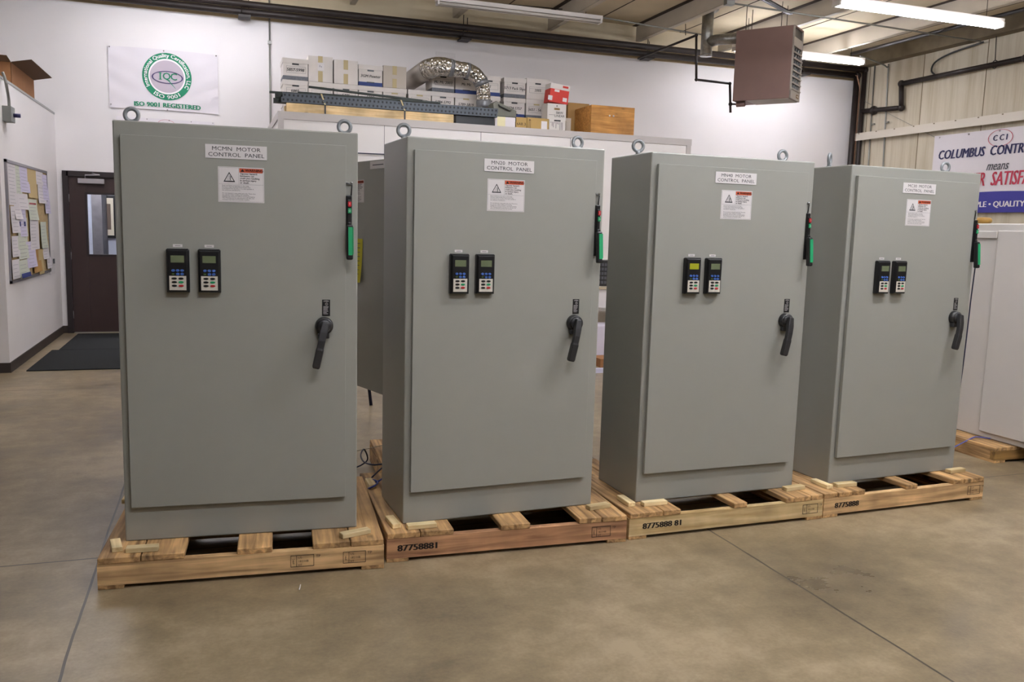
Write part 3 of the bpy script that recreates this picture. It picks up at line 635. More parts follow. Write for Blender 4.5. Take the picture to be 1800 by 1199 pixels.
def cleat(p0, p1, z, lab, wd=.042, h=.022):
    p0, p1 = Vector(p0), Vector(p1); d = p1-p0; a = math.atan2(d.y, d.x); c = (p0+p1)/2; L = d.length
    b = MB(); b.box(-L/2, L/2, -wd/2, wd/2, 0, h, PWL); tag(b.build('wooden_cleat', bev=.002, segs=1, loc=(c.x, c.y, z), rz=a), lab, 'wood block', 'wooden cleats around the cabinet feet')
for p0, p1, who in (((-.43, 3.985), (-.41, 3.87), 'beside the left foot of the MCMN cabinet'), ((-.375, 3.865), (-.245, 3.855), 'in front of the left foot of the MCMN cabinet'),
                    ((.53, 3.795), (.665, 3.835), 'in front of the right foot of the MCMN cabinet'), ((-.435, 4.55), (-.425, 4.68), 'at the back left foot of the MCMN cabinet'),
                    ((.79, 3.985), (.80, 3.85), 'beside the left foot of the MN20 cabinet'), ((.845, 3.835), (.985, 3.835), 'in front of the left foot of the MN20 cabinet'),
                    ((1.80, 3.875), (1.925, 3.895), 'in front of the right foot of the MN20 cabinet'), ((.665, 4.45), (.68, 4.58), 'at the back right foot of the MCMN cabinet'),
                    ((2.045, 4.0), (2.045, 3.86), 'beside the left foot of the MN40 cabinet'), ((2.105, 3.86), (2.245, 3.862), 'in front of the left foot of the MN40 cabinet'),
                    ((3.02, 3.895), (3.155, 3.91), 'in front of the right foot of the MN40 cabinet'), ((3.30, 4.0), (3.305, 3.86), 'beside the left foot of the MC30 cabinet'),
                    ((3.36, 3.885), (3.50, 3.885), 'in front of the left foot of the MC30 cabinet'), ((4.27, 3.955), (4.40, 3.965), 'in front of the right foot of the MC30 cabinet'),
                    ((.80, 4.5), (.80, 4.63), 'at the back left foot of the MN20 cabinet')):
    cleat(p0, p1, .1405, 'small pale pine cleat ' + who)

# ------------------------------------------------------------------ motor control cabinets
CW, CD, CH, CZ = 1.012, .445, 1.8288, .1405
def keypad(parent, x, z, name='keypad', lit=0):
    # x,z: lower left on the door; y = 0 is the door face
    t = empty(name, (x, 0, z)); t.parent = parent; w_, h_ = .092, .184
    b = MB(); vs = []
    lv = [(0, 0, 0, 0), (0, 0, -.022, 0), (.008, .006, -.032, 1)]
    for (ix, iz, y, _) in lv: vs += [(ix, y, iz), (w_-ix, y, iz), (w_-ix, y, h_-iz), (ix, y, h_-iz)]
    fs = []
    for L in (0, 4):
        for i in range(4): fs.append((L+i, L+(i+1) % 4, L+4+(i+1) % 4, L+4+i))
    fs.append((8, 9, 10, 11)); b.add(vs, fs, BLK); b.box(.003, w_-.003, -.024, 0, h_-.001, h_+.003, DKG); b.build('keypad_case', t, bev=.0015)
    LCD = mat(('lcd_lit', 'lcd_lit')[0] if lit else 'lcd_green', 'A5A82C' if lit else '6B7458', .25)
    MB().box(.019, .073, -.0335, -.0318, .128, .158, LCD).build('display', t)
    b = MB(); b.box(.012, .08, -.0335, -.0318, .010, .071, BEIGE); b.build('lower_plate', t)
    def btn(cx, cz, rx, rz_, m, n=14):
        b = MB(); vs = [(cx+rx*math.cos(2*PI*i/n), -.0319, cz+rz_*math.sin(2*PI*i/n)) for i in range(n)] + [(cx+rx*.85*math.cos(2*PI*i/n), -.0355, cz+rz_*.85*math.sin(2*PI*i/n)) for i in range(n)]
        b.add(vs, [tuple(range(n, 2*n))] + [(i, (i+1) % n, n+(i+1) % n, n+i) for i in range(n)], m); b.build('button', t)
    for j in range(3): btn(.028+.018*j, .094, .0078, .0058, BLUE)
    btn(.028, .079, .006, .003, mat('dim_green', '4C6B35', .5))
    for j in (1, 2): btn(.028+.018*j, .079, .0075, .006, BLUE)
    for r_ in range(3):
        for c_ in range(2):
            m = BLK if c_ == 0 or r_ == 0 else (GREEN if r_ == 1 else RED); btn(.032+.027*c_, .060-.0155*r_, .0118, .0052, m)
    return t
def warning(parent, x, z, w_=.19, h_=.15):
    t = empty('warning_label', (x, 0, z)); t.parent = parent; t['label'] = 'white adhesive label with orange WARNING heading'
    b = MB(); b.box(0, w_, -.0008, 0, 0, h_, WHITE); X = (1, 0, 0); Z = (0, 0, 1); y = -.0012; s = w_/.19
    for q in ((.003, .187, .003, .0036), (.003, .187, .0765, .0771), (.003, .0036, .003, .147), (.1864, .187, .003, .147), (.003, .187, .1464, .147), (.085, .0856, .077, .147)): b.box(q[0]*s, q[1]*s, y, y+.0003, q[2]*s, q[3]*s, INKG)
    b.text('Tipover hazard.', .0115*s, (.090*s, y, .122*s), X, Z, INK, 'LEFT', bold=.0003)
    for i, tt in enumerate(('Enclosure can', 'crush you resulting', 'in serious injury', 'or death.')): b.text(tt, .0105*s, (.090*s, y, (.1125-.0095*i)*s), X, Z, INK, 'LEFT', bold=.0003)
    for i, tt in enumerate(('Read and follow precautions in the Large', 'Enclosure Safe Handling Requirements that', 'accompanied the enclosure. It is also available at', 'the enclosure manufacturer.', '', 'Do not transport using pallet jack only. These slots', 'are only for trailer loading and unloading.', 'Stabilize the enclosure before removing strapping.', 'This Warning may be repositioned only after the', 'enclosure has been permanently installed.')):
        if tt: b.text(tt, .0068*s, (.016*s, y, (.0705-.0066*i)*s), X, Z, INK, 'LEFT', wx=.98)
    b.build('label_sheet', t)
    b = MB(); b.box(.0875*s, .184*s, -.0014, -.0008, .1275*s, .145*s, ORANGE); b.text('WARNING', .0155*s, (.112*s, -.0018, .1365*s), X, Z, INK, 'LEFT', bold=.0005)
    b.add([(.0925*s, -.0018, .131*s), (.1085*s, -.0018, .131*s), (.1005*s, -.0018, .143*s)], [(0, 1, 2)], INK); b.build('orange_heading', t)
    b = MB(); c = [(.022, .086), (.070, .086), (.046, .128)]; cc = [(.028, .0905), (.064, .0905), (.046, .122)]
    for i in range(3):
        j = (i+1) % 3; b.add([(c[i][0]*s, y-.0004, c[i][1]*s), (c[j][0]*s, y-.0004, c[j][1]*s), (cc[j][0]*s, y-.0004, cc[j][1]*s), (cc[i][0]*s, y-.0004, cc[i][1]*s)], [(0, 1, 2, 3)], INK)
    for p, q, r_ in (((.036, .093), (.045, .112), .0006), ((.045, .112), (.050, .109), .0006), ((.050, .109), (.041, .091), .0006), ((.051, .105), (.055, .110), .0014), ((.051, .104), (.051, .097), .0016), ((.051, .097), (.054, .091), .0009), ((.050, .097), (.048, .091), .0009)):
        b.tube([(p[0]*s, y, p[1]*s), (q[0]*s, y, q[1]*s)], r_, INK, 4)
    b.build('hazard_triangle', t)
    return t
def cabinet(i, loc, rz, title, label, warnx, lit, eyes):
    t = empty('motor_control_cabinet', loc, rz); tag(t, label, 'electrical cabinet', 'row of grey motor control cabinets')
    b = MB(); b.box(0, CW, 0, CD, 0, CH, PAINT); b.build('body', t, bev=.006)
    dy = -.0228
    b = MB(); b.box(.0315, CW-.054, dy, -.0025, .159, CH-.060, PAINT); b.box(.045, CW-.07, -.0028, .0, .175, CH-.075, BLK); b.build('door', t, bev=.0065, segs=3)
    z0 = -CZ
    def P(name): e = empty(name, (0, dy, z0)); e.parent = t; return e
    # name plate
    b = MB(); b.box(.367, .62, -.0022, 0, 1.829, 1.887, WHITE)
    b.text(title, .0235, (.4935, -.0026, 1.8695), (1, 0, 0), (0, 0, 1), INK, wx=1.18); b.text('CONTROL  PANEL', .0235, (.4935, -.0026, 1.8445), (1, 0, 0), (0, 0, 1), INK, wx=1.18)
    o = b.build('name_plate', t, bev=0); o.location = (0, dy, z0)
    w1 = warning(t, warnx, 1.64+z0); w1.location = (warnx, dy, 1.645+z0)
    for j, x in enumerate((.203, .331)):
        kp = keypad(t, x, 1.255+z0, lit=(lit >> j) & 1); kp.location = (x, dy, 1.254+z0)
        b = MB(); b.box(x+.026, x+.064, -.0015, 0, 1.447, 1.459, WHITE); b.box(x+.034, x+.056, -.0018, -.0015, 1.4518, 1.4538, INKG)
        o = b.build('keypad_tag', t); o.location = (0, dy, z0)
    # door handle
    h_ = P('door_handle'); hx_, hz_ = .862, 1.105
    b = MB(); b.cyl((hx_, 0, hz_), (hx_, -.03, hz_), .041, DKG, 32, r2=.037); b.cyl((hx_, -.03, hz_), (hx_, -.036, hz_), .033, DKG, 32, r2=.028); b.build('hub', h_)
    b = MB(); T = (.822, .920)
    d = Vector((T[0]-hx_, 0, T[1]-hz_)); L = d.length; d.normalize(); n = Vector((-d.z, 0, d.x))
    def ringp(s_, hw, y0, y1): c = Vector((hx_, 0, hz_)) + d*s_*L; return [c+n*hw+Vector((0, y0, 0)), c-n*hw+Vector((0, y0, 0)), c-n*hw+Vector((0, y1, 0)), c+n*hw+Vector((0, y1, 0))]
    rr = [ringp(-.12, .014, -.032, -.058), ringp(.12, .017, -.040, -.070), ringp(.32, .0155, -.050, -.077), ringp(.5, .0155, -.052, -.078), ringp(.55, .017, -.05, -.080), ringp(.95, .017, -.048, -.078), ringp(1.0, .014, -.051, -.075)]
    vs = sum(rr, []); fs = [(3, 2, 1, 0)] + [(4*k_+i_, 4*k_+(i_+1) % 4, 4*k_+4+(i_+1) % 4, 4*k_+4+i_) for k_ in range(len(rr)-1) for i_ in range(4)] + [tuple(4*(len(rr)-1)+q for q in range(4))]
    b.add(vs, fs, DKG); b.build('lever', h_, bev=.004)
    b = MB(); b.box(hx_-.03, hx_+.022, -.03, -.005, hz_-.055, hz_-.03, DKG); b.build('padlock_lug', h_, bev=.004)
    b = MB(); b.box(.853, .888, -.001, 0, 1.15, 1.224, BLK)
    b.text('OPEN', .009, (.8705, -.0014, 1.217), (1, 0, 0), (0, 0, 1), WHITE); disc(b, .8725, 1.204, .005, .006, -.0014, WHITE, 20)
    b.text('I', .009, (.8725, -.0014, 1.204), (1, 0, 0), (0, 0, 1), WHITE)
    for q in range(7): b.box(.858, .858+.024*random.uniform(.6, 1), -.0014, -.001, 1.192-.0055*q, 1.1935-.0055*q, WHITE)
    o = b.build('handle_sticker', t); o.location = (0, dy, z0)
    # flange mounted disconnect
    s = empty('disconnect_switch', (0, 0, z0)); s.parent = t; s['label'] = 'black disconnect switch with green grip'
    b = MB(); b.box(.958, .984, -.030, 0, 1.44, 1.692, BLK); b.box(.963, .980, -.040, -.028, 1.555, 1.672, BLK); b.build('switch_body', s, bev=.004)
    b = MB(); b.box(.9655, .9805, -.045, -.03, 1.642, 1.664, RED); b.text('I', .014, (.973, -.0455, 1.653), (1, 0, 0), (0, 0, 1), WHITE); b.build('red_indicator', s, bev=.002)
    b = MB(); b.box(.9655, .9805, -.045, -.03, 1.612, 1.634, GREEN); b.text('O', .012, (.973, -.0455, 1.623), (1, 0, 0), (0, 0, 1), WHITE); b.build('green_indicator', s, bev=.002)
    b = MB(); rt = RX(-.1); b.box(.958, .987, -.058, -.031, 1.405, 1.562, BLK, rot=rt, piv=(.97, -.045, 1.56)); b.box(.964, .982, -.045, -.02, 1.54, 1.575, BLK); b.build('grip', s, bev=.007)
    b = MB(); b.box(.966, .984, -.0605, -.057, 1.425, 1.55, GREEN, rot=rt, piv=(.97, -.045, 1.56)); b.box(.986, .989, -.056, -.036, 1.43, 1.55, GREEN, rot=rt, piv=(.97, -.045, 1.56)); b.build('grip_stripe', s)
    b = MB(); b.tube([(.982, -.006, 1.69), (.986, -.008, 1.74), (.960, -.008, 1.745), (.952, -.01, 1.742)], .0032, DKG, 8)
    for x in (.963, .984): b.cyl((x, 0, 1.748), (x, -.01, 1.748), .005, STEEL, 12)
    b.build('hasp_bracket', s)
    b = MB(); sph(b, (.952, -.012, 1.473), .005, STEEL); b.build('latch_pin', s)
    for x, a in zip((.042, CW-.045), eyes):
        e = empty('eyebolt', (x, CD*.5, CH), a); e.parent = t
        b = MB(); b.tube([(.0275*math.cos(2*PI*k_/28), 0, .047+.0275*math.sin(2*PI*k_/28)) for k_ in range(28)], .0092, EYE, 10, closed=True); b.build('ring', e)
        b = MB(); b.cyl((0, 0, 0), (0, 0, .022), .012, EYE, 16); b.cyl((0, 0, 0), (0, 0, .005), .018, EYE, 16); b.build('shank', e)
    return t
cabs = [(-.38845, 3.9947, -.0773), (.84007, 3.9041, .0451), (2.0964, 3.9199, .0229), (3.3574, 3.9434, .0635)]
info = [('MCMN  MOTOR', 'MCMN MOTOR CONTROL PANEL', .417, 0, (0, -.1)), ('MN20  MOTOR', 'MN20 MOTOR CONTROL PANEL', .385, 0, (-.25, .1)), ('MN40  MOTOR', 'MN40 MOTOR CONTROL PANEL', .41, 1, (-.2, 0)), ('MC30  MOTOR', 'MC30 MOTOR CONTROL PANEL', .405, 0, (.62, -.15))]
pos = ['leftmost of the row', 'second from the left', 'third from the left', 'rightmost of the row']
for i, (x, y, a) in enumerate(cabs):
    cabinet(i, (x, y, CZ), a, info[i][0], 'tall grey motor control cabinet with plate reading %s, %s' % (info[i][1], pos[i]), info[i][2], info[i][3], info[i][4])

# fifth cabinet behind the MN20 one, back turned, with its door open towards the left
t = empty('motor_control_cabinet', (1.075, 5.02, .1405)); tag(t, 'grey cabinet behind the MN20 one, door swung open, yellow sheet on it', 'electrical cabinet')
b = MB(); b.box(0, 1.0, 0, .01, 0, 1.87, PAINT); b.box(0, .01, .01, .45, .3, 1.86, PAINT); b.box(.99, 1, .01, .45, .3, 1.86, PAINT); b.box(0, 1, .01, .45, 1.86, 1.87, PAINT); b.box(0, 1, .01, .45, 0, .3, PAINT); b.build('body', t, bev=.004)
da = math.atan2(.9, -.28)
dr = empty('door_leaf', (0, .47, 0), da); dr.parent = t       # local x runs from the hinge to the free edge, +y is the outside (left)
b = MB(); b.box(0, .93, 0, .022, .312, 1.845, PAINT); b.build('door', dr, bev=.004)
Xd = (-1, 0, 0); Zd = (0, 0, 1)
# outside face is +y in the local frame
def dpx(px, py): # point of the door plane behind a pixel, in door coordinates
    q = Vector((1.075, 5.49, 0)); ex = Vector((math.cos(da), math.sin(da), 0)); ey = Vector((-math.sin(da), math.cos(da), 0)); o0 = q+ey*.022
    d = ray(px, py); tt = ((o0-CC).dot(ey))/d.dot(ey); p_ = CC+d*tt; return (p_-o0).dot(ex), p_.z-.1405
u0, z1_ = dpx(651, 284); b = MB(); u1 = u0-.25; b.box(u1, u0, .022, .024, z1_-.05, z1_, WHITE); b.box((u0+u1)/2-.06, (u0+u1)/2+.09, .024, .0243, z1_-.028, z1_-.022, INKG); b.build('name_plate', dr)
u0, z1_ = dpx(640, 314); _, z0_ = dpx(640, 356)
wl = warning(dr, 0, 0); wl.rotation_euler = (0, 0, PI); wl.location = (u0+.19, .022, z0_)
YEL = mat('yellow_sheet', 'C9BE2C', .8); u0, z1_ = dpx(638, 420); _, z0_ = dpx(637, 497); b = MB(); n = 8; vs = []
for j in range(n+1):
    for s_ in (0, 1): vs.append((u0+.22*(1-s_), .024+.02*(j/n)**2, z1_+(z0_-z1_)*j/n))
b.add(vs, [(2*j, 2*j+2, 2*j+3, 2*j+1) for j in range(n)], YEL, True)
for j in range(1, 9): z = z1_+(z0_-z1_)*j/10; c = .0255+.02*(j/10)**2+.001; b.quad((u0+.03, c, z), (u0+.19, c, z), (u0+.19, c, z-.004), (u0+.03, c, z-.004), INKG)
b.build('work_order_sheet', dr)['label'] = 'yellow paper sheet'
# cables
BLUEC = mat('cable_blue', '25357E', .5); NAVYC = mat('cable_navy', '1C1F3A', .5); WIREW = mat('wire_tan', 'A79C88', .6)
def cable(pts, r, m, lab, name='cable'): b = MB(); b.tube(smooth(pts, 8), r, m, 6); return tag(b.build(name), lab, 'cable', 'loose cables')
def F(px, py, z=.006): p = atZ(px, py, z); return (p.x, p.y, p.z)
cable([F(600, 852), F(624, 858, .03), F(645, 852, .06), F(665, 846, .16), F(680, 835, .16)], .005, BLUEC, 'blue cable along the floor between the first two cabinets, lowest strand')
cable([F(600, 830), F(624, 838, .05), F(650, 842, .15), F(664, 848, .16), F(650, 858, .15), F(628, 862, .02), F(610, 860)], .005, BLUEC, 'blue cable looped on the floor beside the left pallet')
cable([F(610, 824), F(630, 820, .02), F(646, 808, .06), F(640, 790, .15), F(634, 800, .15), F(640, 812, .15), F(655, 817, .16), F(672, 816, .16)], .005, NAVYC, 'dark blue cable curling over the pallet corner')
cable([F(672, 822, .16), F(655, 838, .16), F(640, 855, .06), F(628, 842, .02), F(622, 838)], .005, NAVYC, 'dark blue cable crossing between the curled cable and the floor loop')
cable([F(600, 800, .02), F(630, 792, .12), F(650, 788, .16), F(672, 783, .17)], .0025, WIREW, 'thin tan wire stretched above the pallet corner', 'wire')
# cord hanging along the right side of the MC30 cabinet
x4, y4, a4 = cabs[3]; ex = Vector((math.cos(a4), math.sin(a4), 0)); ey = Vector((-math.sin(a4), math.cos(a4), 0)); o4 = Vector((x4, y4, CZ))
def C4(u, v, z): p = o4+ex*u+ey*v; return (p.x, p.y, z)
cable([C4(CW+.01, -.01, 1.42), C4(CW+.012, .0, 1.2), C4(CW+.012, .01, .8), C4(CW+.012, .03, .5), C4(CW+.012, .06, .3), C4(CW+.03, .3, .15)], .004, NAVYC, 'dark cord hanging down the right side of the rightmost cabinet')
cable([(1.5, 10.48, 2.40), (.9, 10.48, 2.43), (1.8, 10.475, 2.42), (2.6, 10.48, 2.44)][1:], .007, NAVYC, 'thin blue cable strung across the white partition', 'cable')

# ------------------------------------------------------------------ white enclosure on the right with its pallet
UW = mat('enclosure_white', 'CEC9C4', .45)
x0 = 5.42
u = empty('white_enclosure', (x0, 4.0, .115)); tag(u, 'big white steel enclosure standing on a pallet at the right edge', 'enclosure')
b = MB(); b.box(0, 1.2, 0, 1.9, 0, 1.585, UW); b.build('body', u, bev=.008)
MB().box(-.018, .0, 0, .765, .045, 1.535, UW).build('door', u, bev=.006)
MB().box(-.016, .0, .775, 1.9, 1.475, 1.53, UW).build('top_rail', u, bev=.006)
MB().box(-.006, .0, .98, .986, .05, 1.46, UW).build('rib', u)
pallet(5.235, 4.46, 6.45, 4.44, [(0, .13), (.13, .24), (.4, .5), (.74, .87), (.87, 1)], wood('pallet_ochre', '7A5A2C', 'B38A4C', 'x'), 'ochre wooden pallet under the white enclosure', h=.113, depth=1.3, group='other wooden pallets')
b = MB(); b.box(5.24, 5.62, 4.52, 5.1, .1135, .1145, mat('brown_sheet', '7A5C46', .8)); 
cable([(5.05, 4.75, .005), (5.15, 4.74, .05), (5.28, 4.7, .125), (5.36, 4.72, .122), (5.41, 4.66, .122)], .005, mat('cable_lightblue', '5B5FA8', .5), 'blue cable draped onto the pallet of the white enclosure')
tp = atX(1729, 389, 5.55); b = MB(); ring = [(tp.x+.035*math.cos(a*PI/12), tp.y+.035*math.sin(a*PI/12), 1.70+.025) for a in range(24)]
b.tube(ring, .024, mat('tape_ochre', 'A8803A', .5), 10, closed=True); tag(b.build('tape_roll'), 'ochre tape roll lying on top of the white enclosure', 'tape')

# ------------------------------------------------------------------ workbench seen between the second and third cabinets
wb = empty('workbench', (4.5, 9.6, 0)); tag(wb, 'workbench with white drawer front, seen in the gap between the MN20 and MN40 cabinets', 'workbench')
MB().box(-1.9, 1.4, -.1, .65, .865, .89, mat('bench_top', 'B5A88F', .5)).build('worktop', wb, bev=.003)
MB().box(-1.85, 1.35, -.08, -.06, .64, .865, WHITE).build('drawer_front', wb)
for x in (-1.85, 1.3):
    for y_ in (-.05, .58): MB().box(x, x+.05, y_, y_+.05, 0, .865, DKG).build('leg', wb)
kb = empty('test_equipment', (4.48, 9.72, .89)); tag(kb, 'dark rack equipment with rows of sockets standing on the workbench', 'equipment')
b = MB(); b.box(-.35, .35, 0, .3, 0, .32, DKG);
for r_ in range(5):
    for c_ in range(16): b.box(-.33+.042*c_, -.30+.042*c_, -.006, 0, .03+.055*r_, .065+.055*r_, INKG)
b.build('case', kb)
wbn = MB(); wbn.prism([(-.25, 0), (.25, 0), (.28, .4), (.22, .44), (-.22, .44), (-.28, .4)], 0, .4, mat('bin_lilac_white', 'D2CCDA', .5)); tag(wbn.build('storage_bin', loc=(4.5, 9.3, .0), bev=.01), 'white plastic bin standing under the workbench', 'bin')
b = MB(); b.box(-.2, .2, 0, .3, 0, .10, CARD); tag(b.build('cardboard_box', loc=(4.42, 8.9, 0)), 'small brown carton on the floor in front of the white bin', 'box')
b = MB(); b.box(-.5, .5, 0, .06, 0, .05, mat('foam_lilac', 'C9C8E0', .6)); tag(b.build('foam_strip', loc=(4.1, 8.55, 0)), 'pale lilac foam strip on the floor beyond the MN20 cabinet', 'foam')
b = MB(); b.tube([(1.22, 7.5, .75), (1.285, 7.34, 0)], .014, NAVYC, 8); b.tube([(1.22, 7.9, .75), (1.2, 8.1, 0)], .014, NAVYC, 8); b.tube([(2.42, 7.5, .75), (2.4, 7.34, 0)], .014, NAVYC, 8)
tb = empty('folding_table', (0, 0, 0)); tag(tb, 'folding table whose slanted dark leg shows below the open grey door', 'table'); b.build('leg_frame', tb)
MB().box(1.3, 2.5, 7.45, 8.1, .75, .78, WHITE).build('table_top', tb, bev=.004)

# ------------------------------------------------------------------ storage on the partition roof
BXW = mat('archive_white', 'D6CFC9', .8, noise=.03, nscale=8); BXS = mat('archive_side', 'BEB4A8', .85); GBAND = mat('band_grey', '6E7076', .8, noise=.15, nscale=50); BBAND = mat('band_blue', '2C3F78', .7)
KRAFT = mat('kraft_tape', 'BBAA80', .7); CTAPE = mat('clear_tape', 'E2DBCF', .2); GREENP = mat('print_green', '4D9C70', .7)
ROOF = PZ+.001; YB = 11.5; BW, BH, BD = .318, .262, .38
def archive(px0, row, lab, band=None, txt=None, txt2=None, frame=True, hole='top', y=YB, w_=BW, h_=BH, plain=None, z=None):
    x = atY(px0, 150, y).x; z = ROOF+row*(BH+.004) if z is None else z
    t = empty('archive_box', (x, y, z)); tag(t, lab, 'box', 'archive boxes stacked on the partition roof')
    X = (1, 0, 0); Z = (0, 0, 1)
    b = MB(); b.box(.006, w_-.006, 0.004, BD, 0, h_-.002, plain or BXW)
    if plain is None:
        if band: b.box(.005, w_-.005, .0025, .004, .0, .048, band); b.box(.0045, .006, .004, BD, .0, .048, band)
        if frame:
            f0, f1, g0, g1 = .045, w_-.035, .085, .165
            for q in ((f0, f1, g0, g0+.002), (f0, f1, g1, g1+.002), (f0, f0+.002, g0, g1), (f1, f1+.002, g0, g1), (f0, f1, g1-.022, g1-.0205)): b.box(q[0], q[1], .0022, .004, q[2], q[3], INKG)
        if txt: b.text(txt, .05, (w_/2, .0015, .122 if not txt2 else .13), X, (.15, 0, 1), INK, bold=.001)
        if txt2: b.text(txt2, .045, (w_/2+.03, .0015, .085), X, (.15, 0, 1), INK, bold=.001)
        if hole == 'low': b.box(w_/2-.05, w_/2+.05, .002, .004, .040, .052, BLK)
    else:
        tm = KRAFT if plain is BXS or plain is BXW else CTAPE
        b.box(w_*.40, w_*.58, .002, .004, 0, h_*.42, tm); b.box(w_*.40, w_*.58, .002, .004, h_*.6, h_, tm)
        if txt: b.box(w_*.38, w_*.64, .001, .0025, h_*.45, h_*.75, WHITE); b.text(txt, .035, (w_*.5, .0005, h_*.6), X, Z, BPUR)
    b.build('box_body', t)
    if plain is None:
        b = MB(); b.box(-.002, w_+.002, -.004, BD+.006, h_-.058, h_, BXW); b.box(w_/2-.042, w_/2+.042, .0, .004, h_-.078, h_-.058, BLK if hole != 'tan' else KRAFT); b.build('lid', t)
    return t
cols = [497, 541.5, 586.5, 630, 673, 717.5, 759, 800, 841, 886, 925.5]
names = ['in the first column from the left', 'in the second column', 'in the third column', 'in the fourth column', 'in the fifth column', 'in the sixth column, left of duct', 'in the seventh column, under the duct', 'in the eighth column', 'in the ninth column, behind the duct', 'in the tenth column, right of duct', 'in the eleventh column']
for i, px in enumerate(cols):
    archive(px, 0, 'white archive box at the bottom ' + names[i], band=GBAND if i % 2 else BBAND)
mid = [dict(txt='6007-', txt2='6077'), dict(txt=None, hole='tan'), dict(txt='5775'), dict(txt='5800'), dict(txt='5812', hole='tan'), dict(txt='5713-5780', hole='tan'), dict(txt='5784-5792', txt2='5814', hole='low', frame=False), dict(txt='5789-5819', hole='tan', frame=False), dict(txt='11'), dict(txt='5724-5757', band=BBAND, hole='low', frame=False), dict(txt='5651 - 5674', band=GBAND, hole='tan')]
for i, (px, kw) in enumerate(zip(cols, mid)):
    archive(px, 1, ('white archive box marked %s, middle row, %s' % (kw['txt'].strip(), names[i]) if kw['txt'] else 'white archive box with tan hand hole, middle row, ' + names[i]), **kw)
archive(497, 2, 'white archive box with grey band marked 5857-5998 on top of the first column', band=GBAND, txt='5857-5998')
archive(541.5, 2, 'plain white carton with tan tape and a note on top of the second column', plain=BXW, txt='Fo', h_=.32)
archive(586.5, 2, 'plain pinkish white carton sealed with tan tape on top of the third column', plain=BXW, h_=.30)
archive(630, 2, 'white archive box with blue band on top of the fourth column', band=BBAND, txt='3GM Pewter', frame=False, hole='low')
archive(673, 2, 'grey white carton with shiny clear tape on top of the fifth column', plain=BXS, h_=.28)
archive(759, 2, 'grey banded archive box marked 2003 under the silver duct', band=GBAND, txt='Mc Mc 2003')
archive(800, 2, 'blue banded archive box just right of the 2003 one', band=BBAND, txt='Mc Mc', hole='low', frame=False)
archive(841, 2, 'blue banded archive box half hidden by the duct riser, top row', band=BBAND, txt='11')
archive(886, 2, 'grey banded archive box top of the tenth column', band=GBAND, txt='5713 Pack Slips')
t = archive(925.5, 2, 'taller white archive box marked 2005 with a black clip on its lid', txt='2005', w_=.345, h_=.28)
# odd boxes in front and to the right
def crate(px0, px1, pyb, pyt, y, d_, m, name, lab, cat='box', bev=.002):
    a = atY(px0, pyb, y); c = atY(px1, pyt, y); z0 = a.z
    if abs(z0-ROOF) < .12: z0 = ROOF
    t = empty(name, (a.x, y, z0)); tag(t, lab, cat); w_ = c.x-a.x; h_ = c.z-z0
    MB().box(0, w_, 0, d_, 0, h_, m).build('box_body', t, bev=bev); return t, w_, h_
KBOX = mat('kraft_box', 'B3935A', .85, noise=.05, nscale=5)
t, w_, h_ = crate(907, 926, 222, 207, 10.75, .3, KBOX, 'kraft_box', 'small kraft box with black lettering at the front of the partition roof')
b = MB(); b.text('6AR 3', .05, (w_/2, -.001, h_/2), (1, 0, 0), (0, 0, 1), INK); b.build('lettering', t)
t, w_, h_ = crate(926.5, 965, 225, 209, 10.75, .3, KBOX, 'kraft_box', 'long kraft box with a white address label beside the lettered one')
b = MB(); b.box(w_*.65, w_*.92, -.001, 0, h_*.2, h_*.8, WHITE); b.box(w_*.08, w_*.16, -.001, 0, h_*.2, h_*.85, INK); b.box(w_*.095, w_*.145, -.0015, -.001, h_*.25, h_*.8, KBOX); b.build('label', t)
t, w_, h_ = crate(870, 906, 220, 207, 10.72, .3, PAPERW, 'flat_box', 'flat white and pale yellow box under the grey case')
MB().box(.03, w_*.5, -.001, 0, .0, h_, mat('pale_yellow', 'E3D9AE', .8)).build('yellow_print', t)
a = atY(866, 205, 10.85)
tc_ = empty('tool_case', (a.x, 10.76, ROOF+.125)); tag(tc_, 'dark tool case with slanted olive grey lid on the flat white box', 'case')
MB().box(0, .34, 0, .25, 0, .045, BLK).build('base', tc_, bev=.004)
b = MB(); b.prism([(0, .046), (.3, .046), (.3, .13), (.02, .235), (-.02, .2)], .02, .22, mat('case_olive', '6D6C60', .6)); b.build('lid', tc_, bev=.004)
b = MB(); b.tube([(.05, .01, .19), (.06, .0, .17), (.2, .0, .12), (.22, .01, .13)], .008, BLK, 8); b.build('handle', tc_)
SPECK = mat('speckled_white', 'D2CCC6', .8)
t, w_, h_ = crate(965, 994, 226, 212, 10.85, .35, SPECK, 'white_carton', 'small white carton with a torn black diamond mark below the oval hole one')
z1 = ROOF+h_
b = MB()
for q in range(10): b.box(w_*random.random()*.85, w_*random.random()*.1+w_*.8, -.001, 0, h_*random.random()*.9, h_*random.random()*.9, INKG) if False else b.box(.02+w_*.08*q, .026+w_*.08*q, -.001, 0, h_*random.uniform(.1, .8), h_*.85, INKG)
b.box(w_*.3, w_*.7, -.0015, 0, h_*.9, h_, INK); b.build('print', t)
a = atY(962, 205, 10.87); c = atY(995.5, 184, 10.87)
t = empty('white_carton', (a.x, 10.87, z1+.001)); w_ = c.x-a.x; h_ = c.z-z1; tag(t, 'white carton with an oval hand hole carrying the red box', 'box')
MB().box(0, w_, 0, .22, 0, h_, SPECK).build('box_body', t)
b = MB(); b.box(w_*.36, w_*.66, -.0012, 0, h_*.62, h_*.74, mat('hole_brown', '8A7048', .8)); b.cyl((w_*.5, 0, h_*.87), (w_*.5, -.002, h_*.87), .008, INK, 10)
for z_, s_ in ((.45, 'B&W'), (.25, 'LINEAR')): b.text(s_, .045, (w_*.65, -.0015, h_*z_), (1, 0, 0), (0, 0, 1), INK)
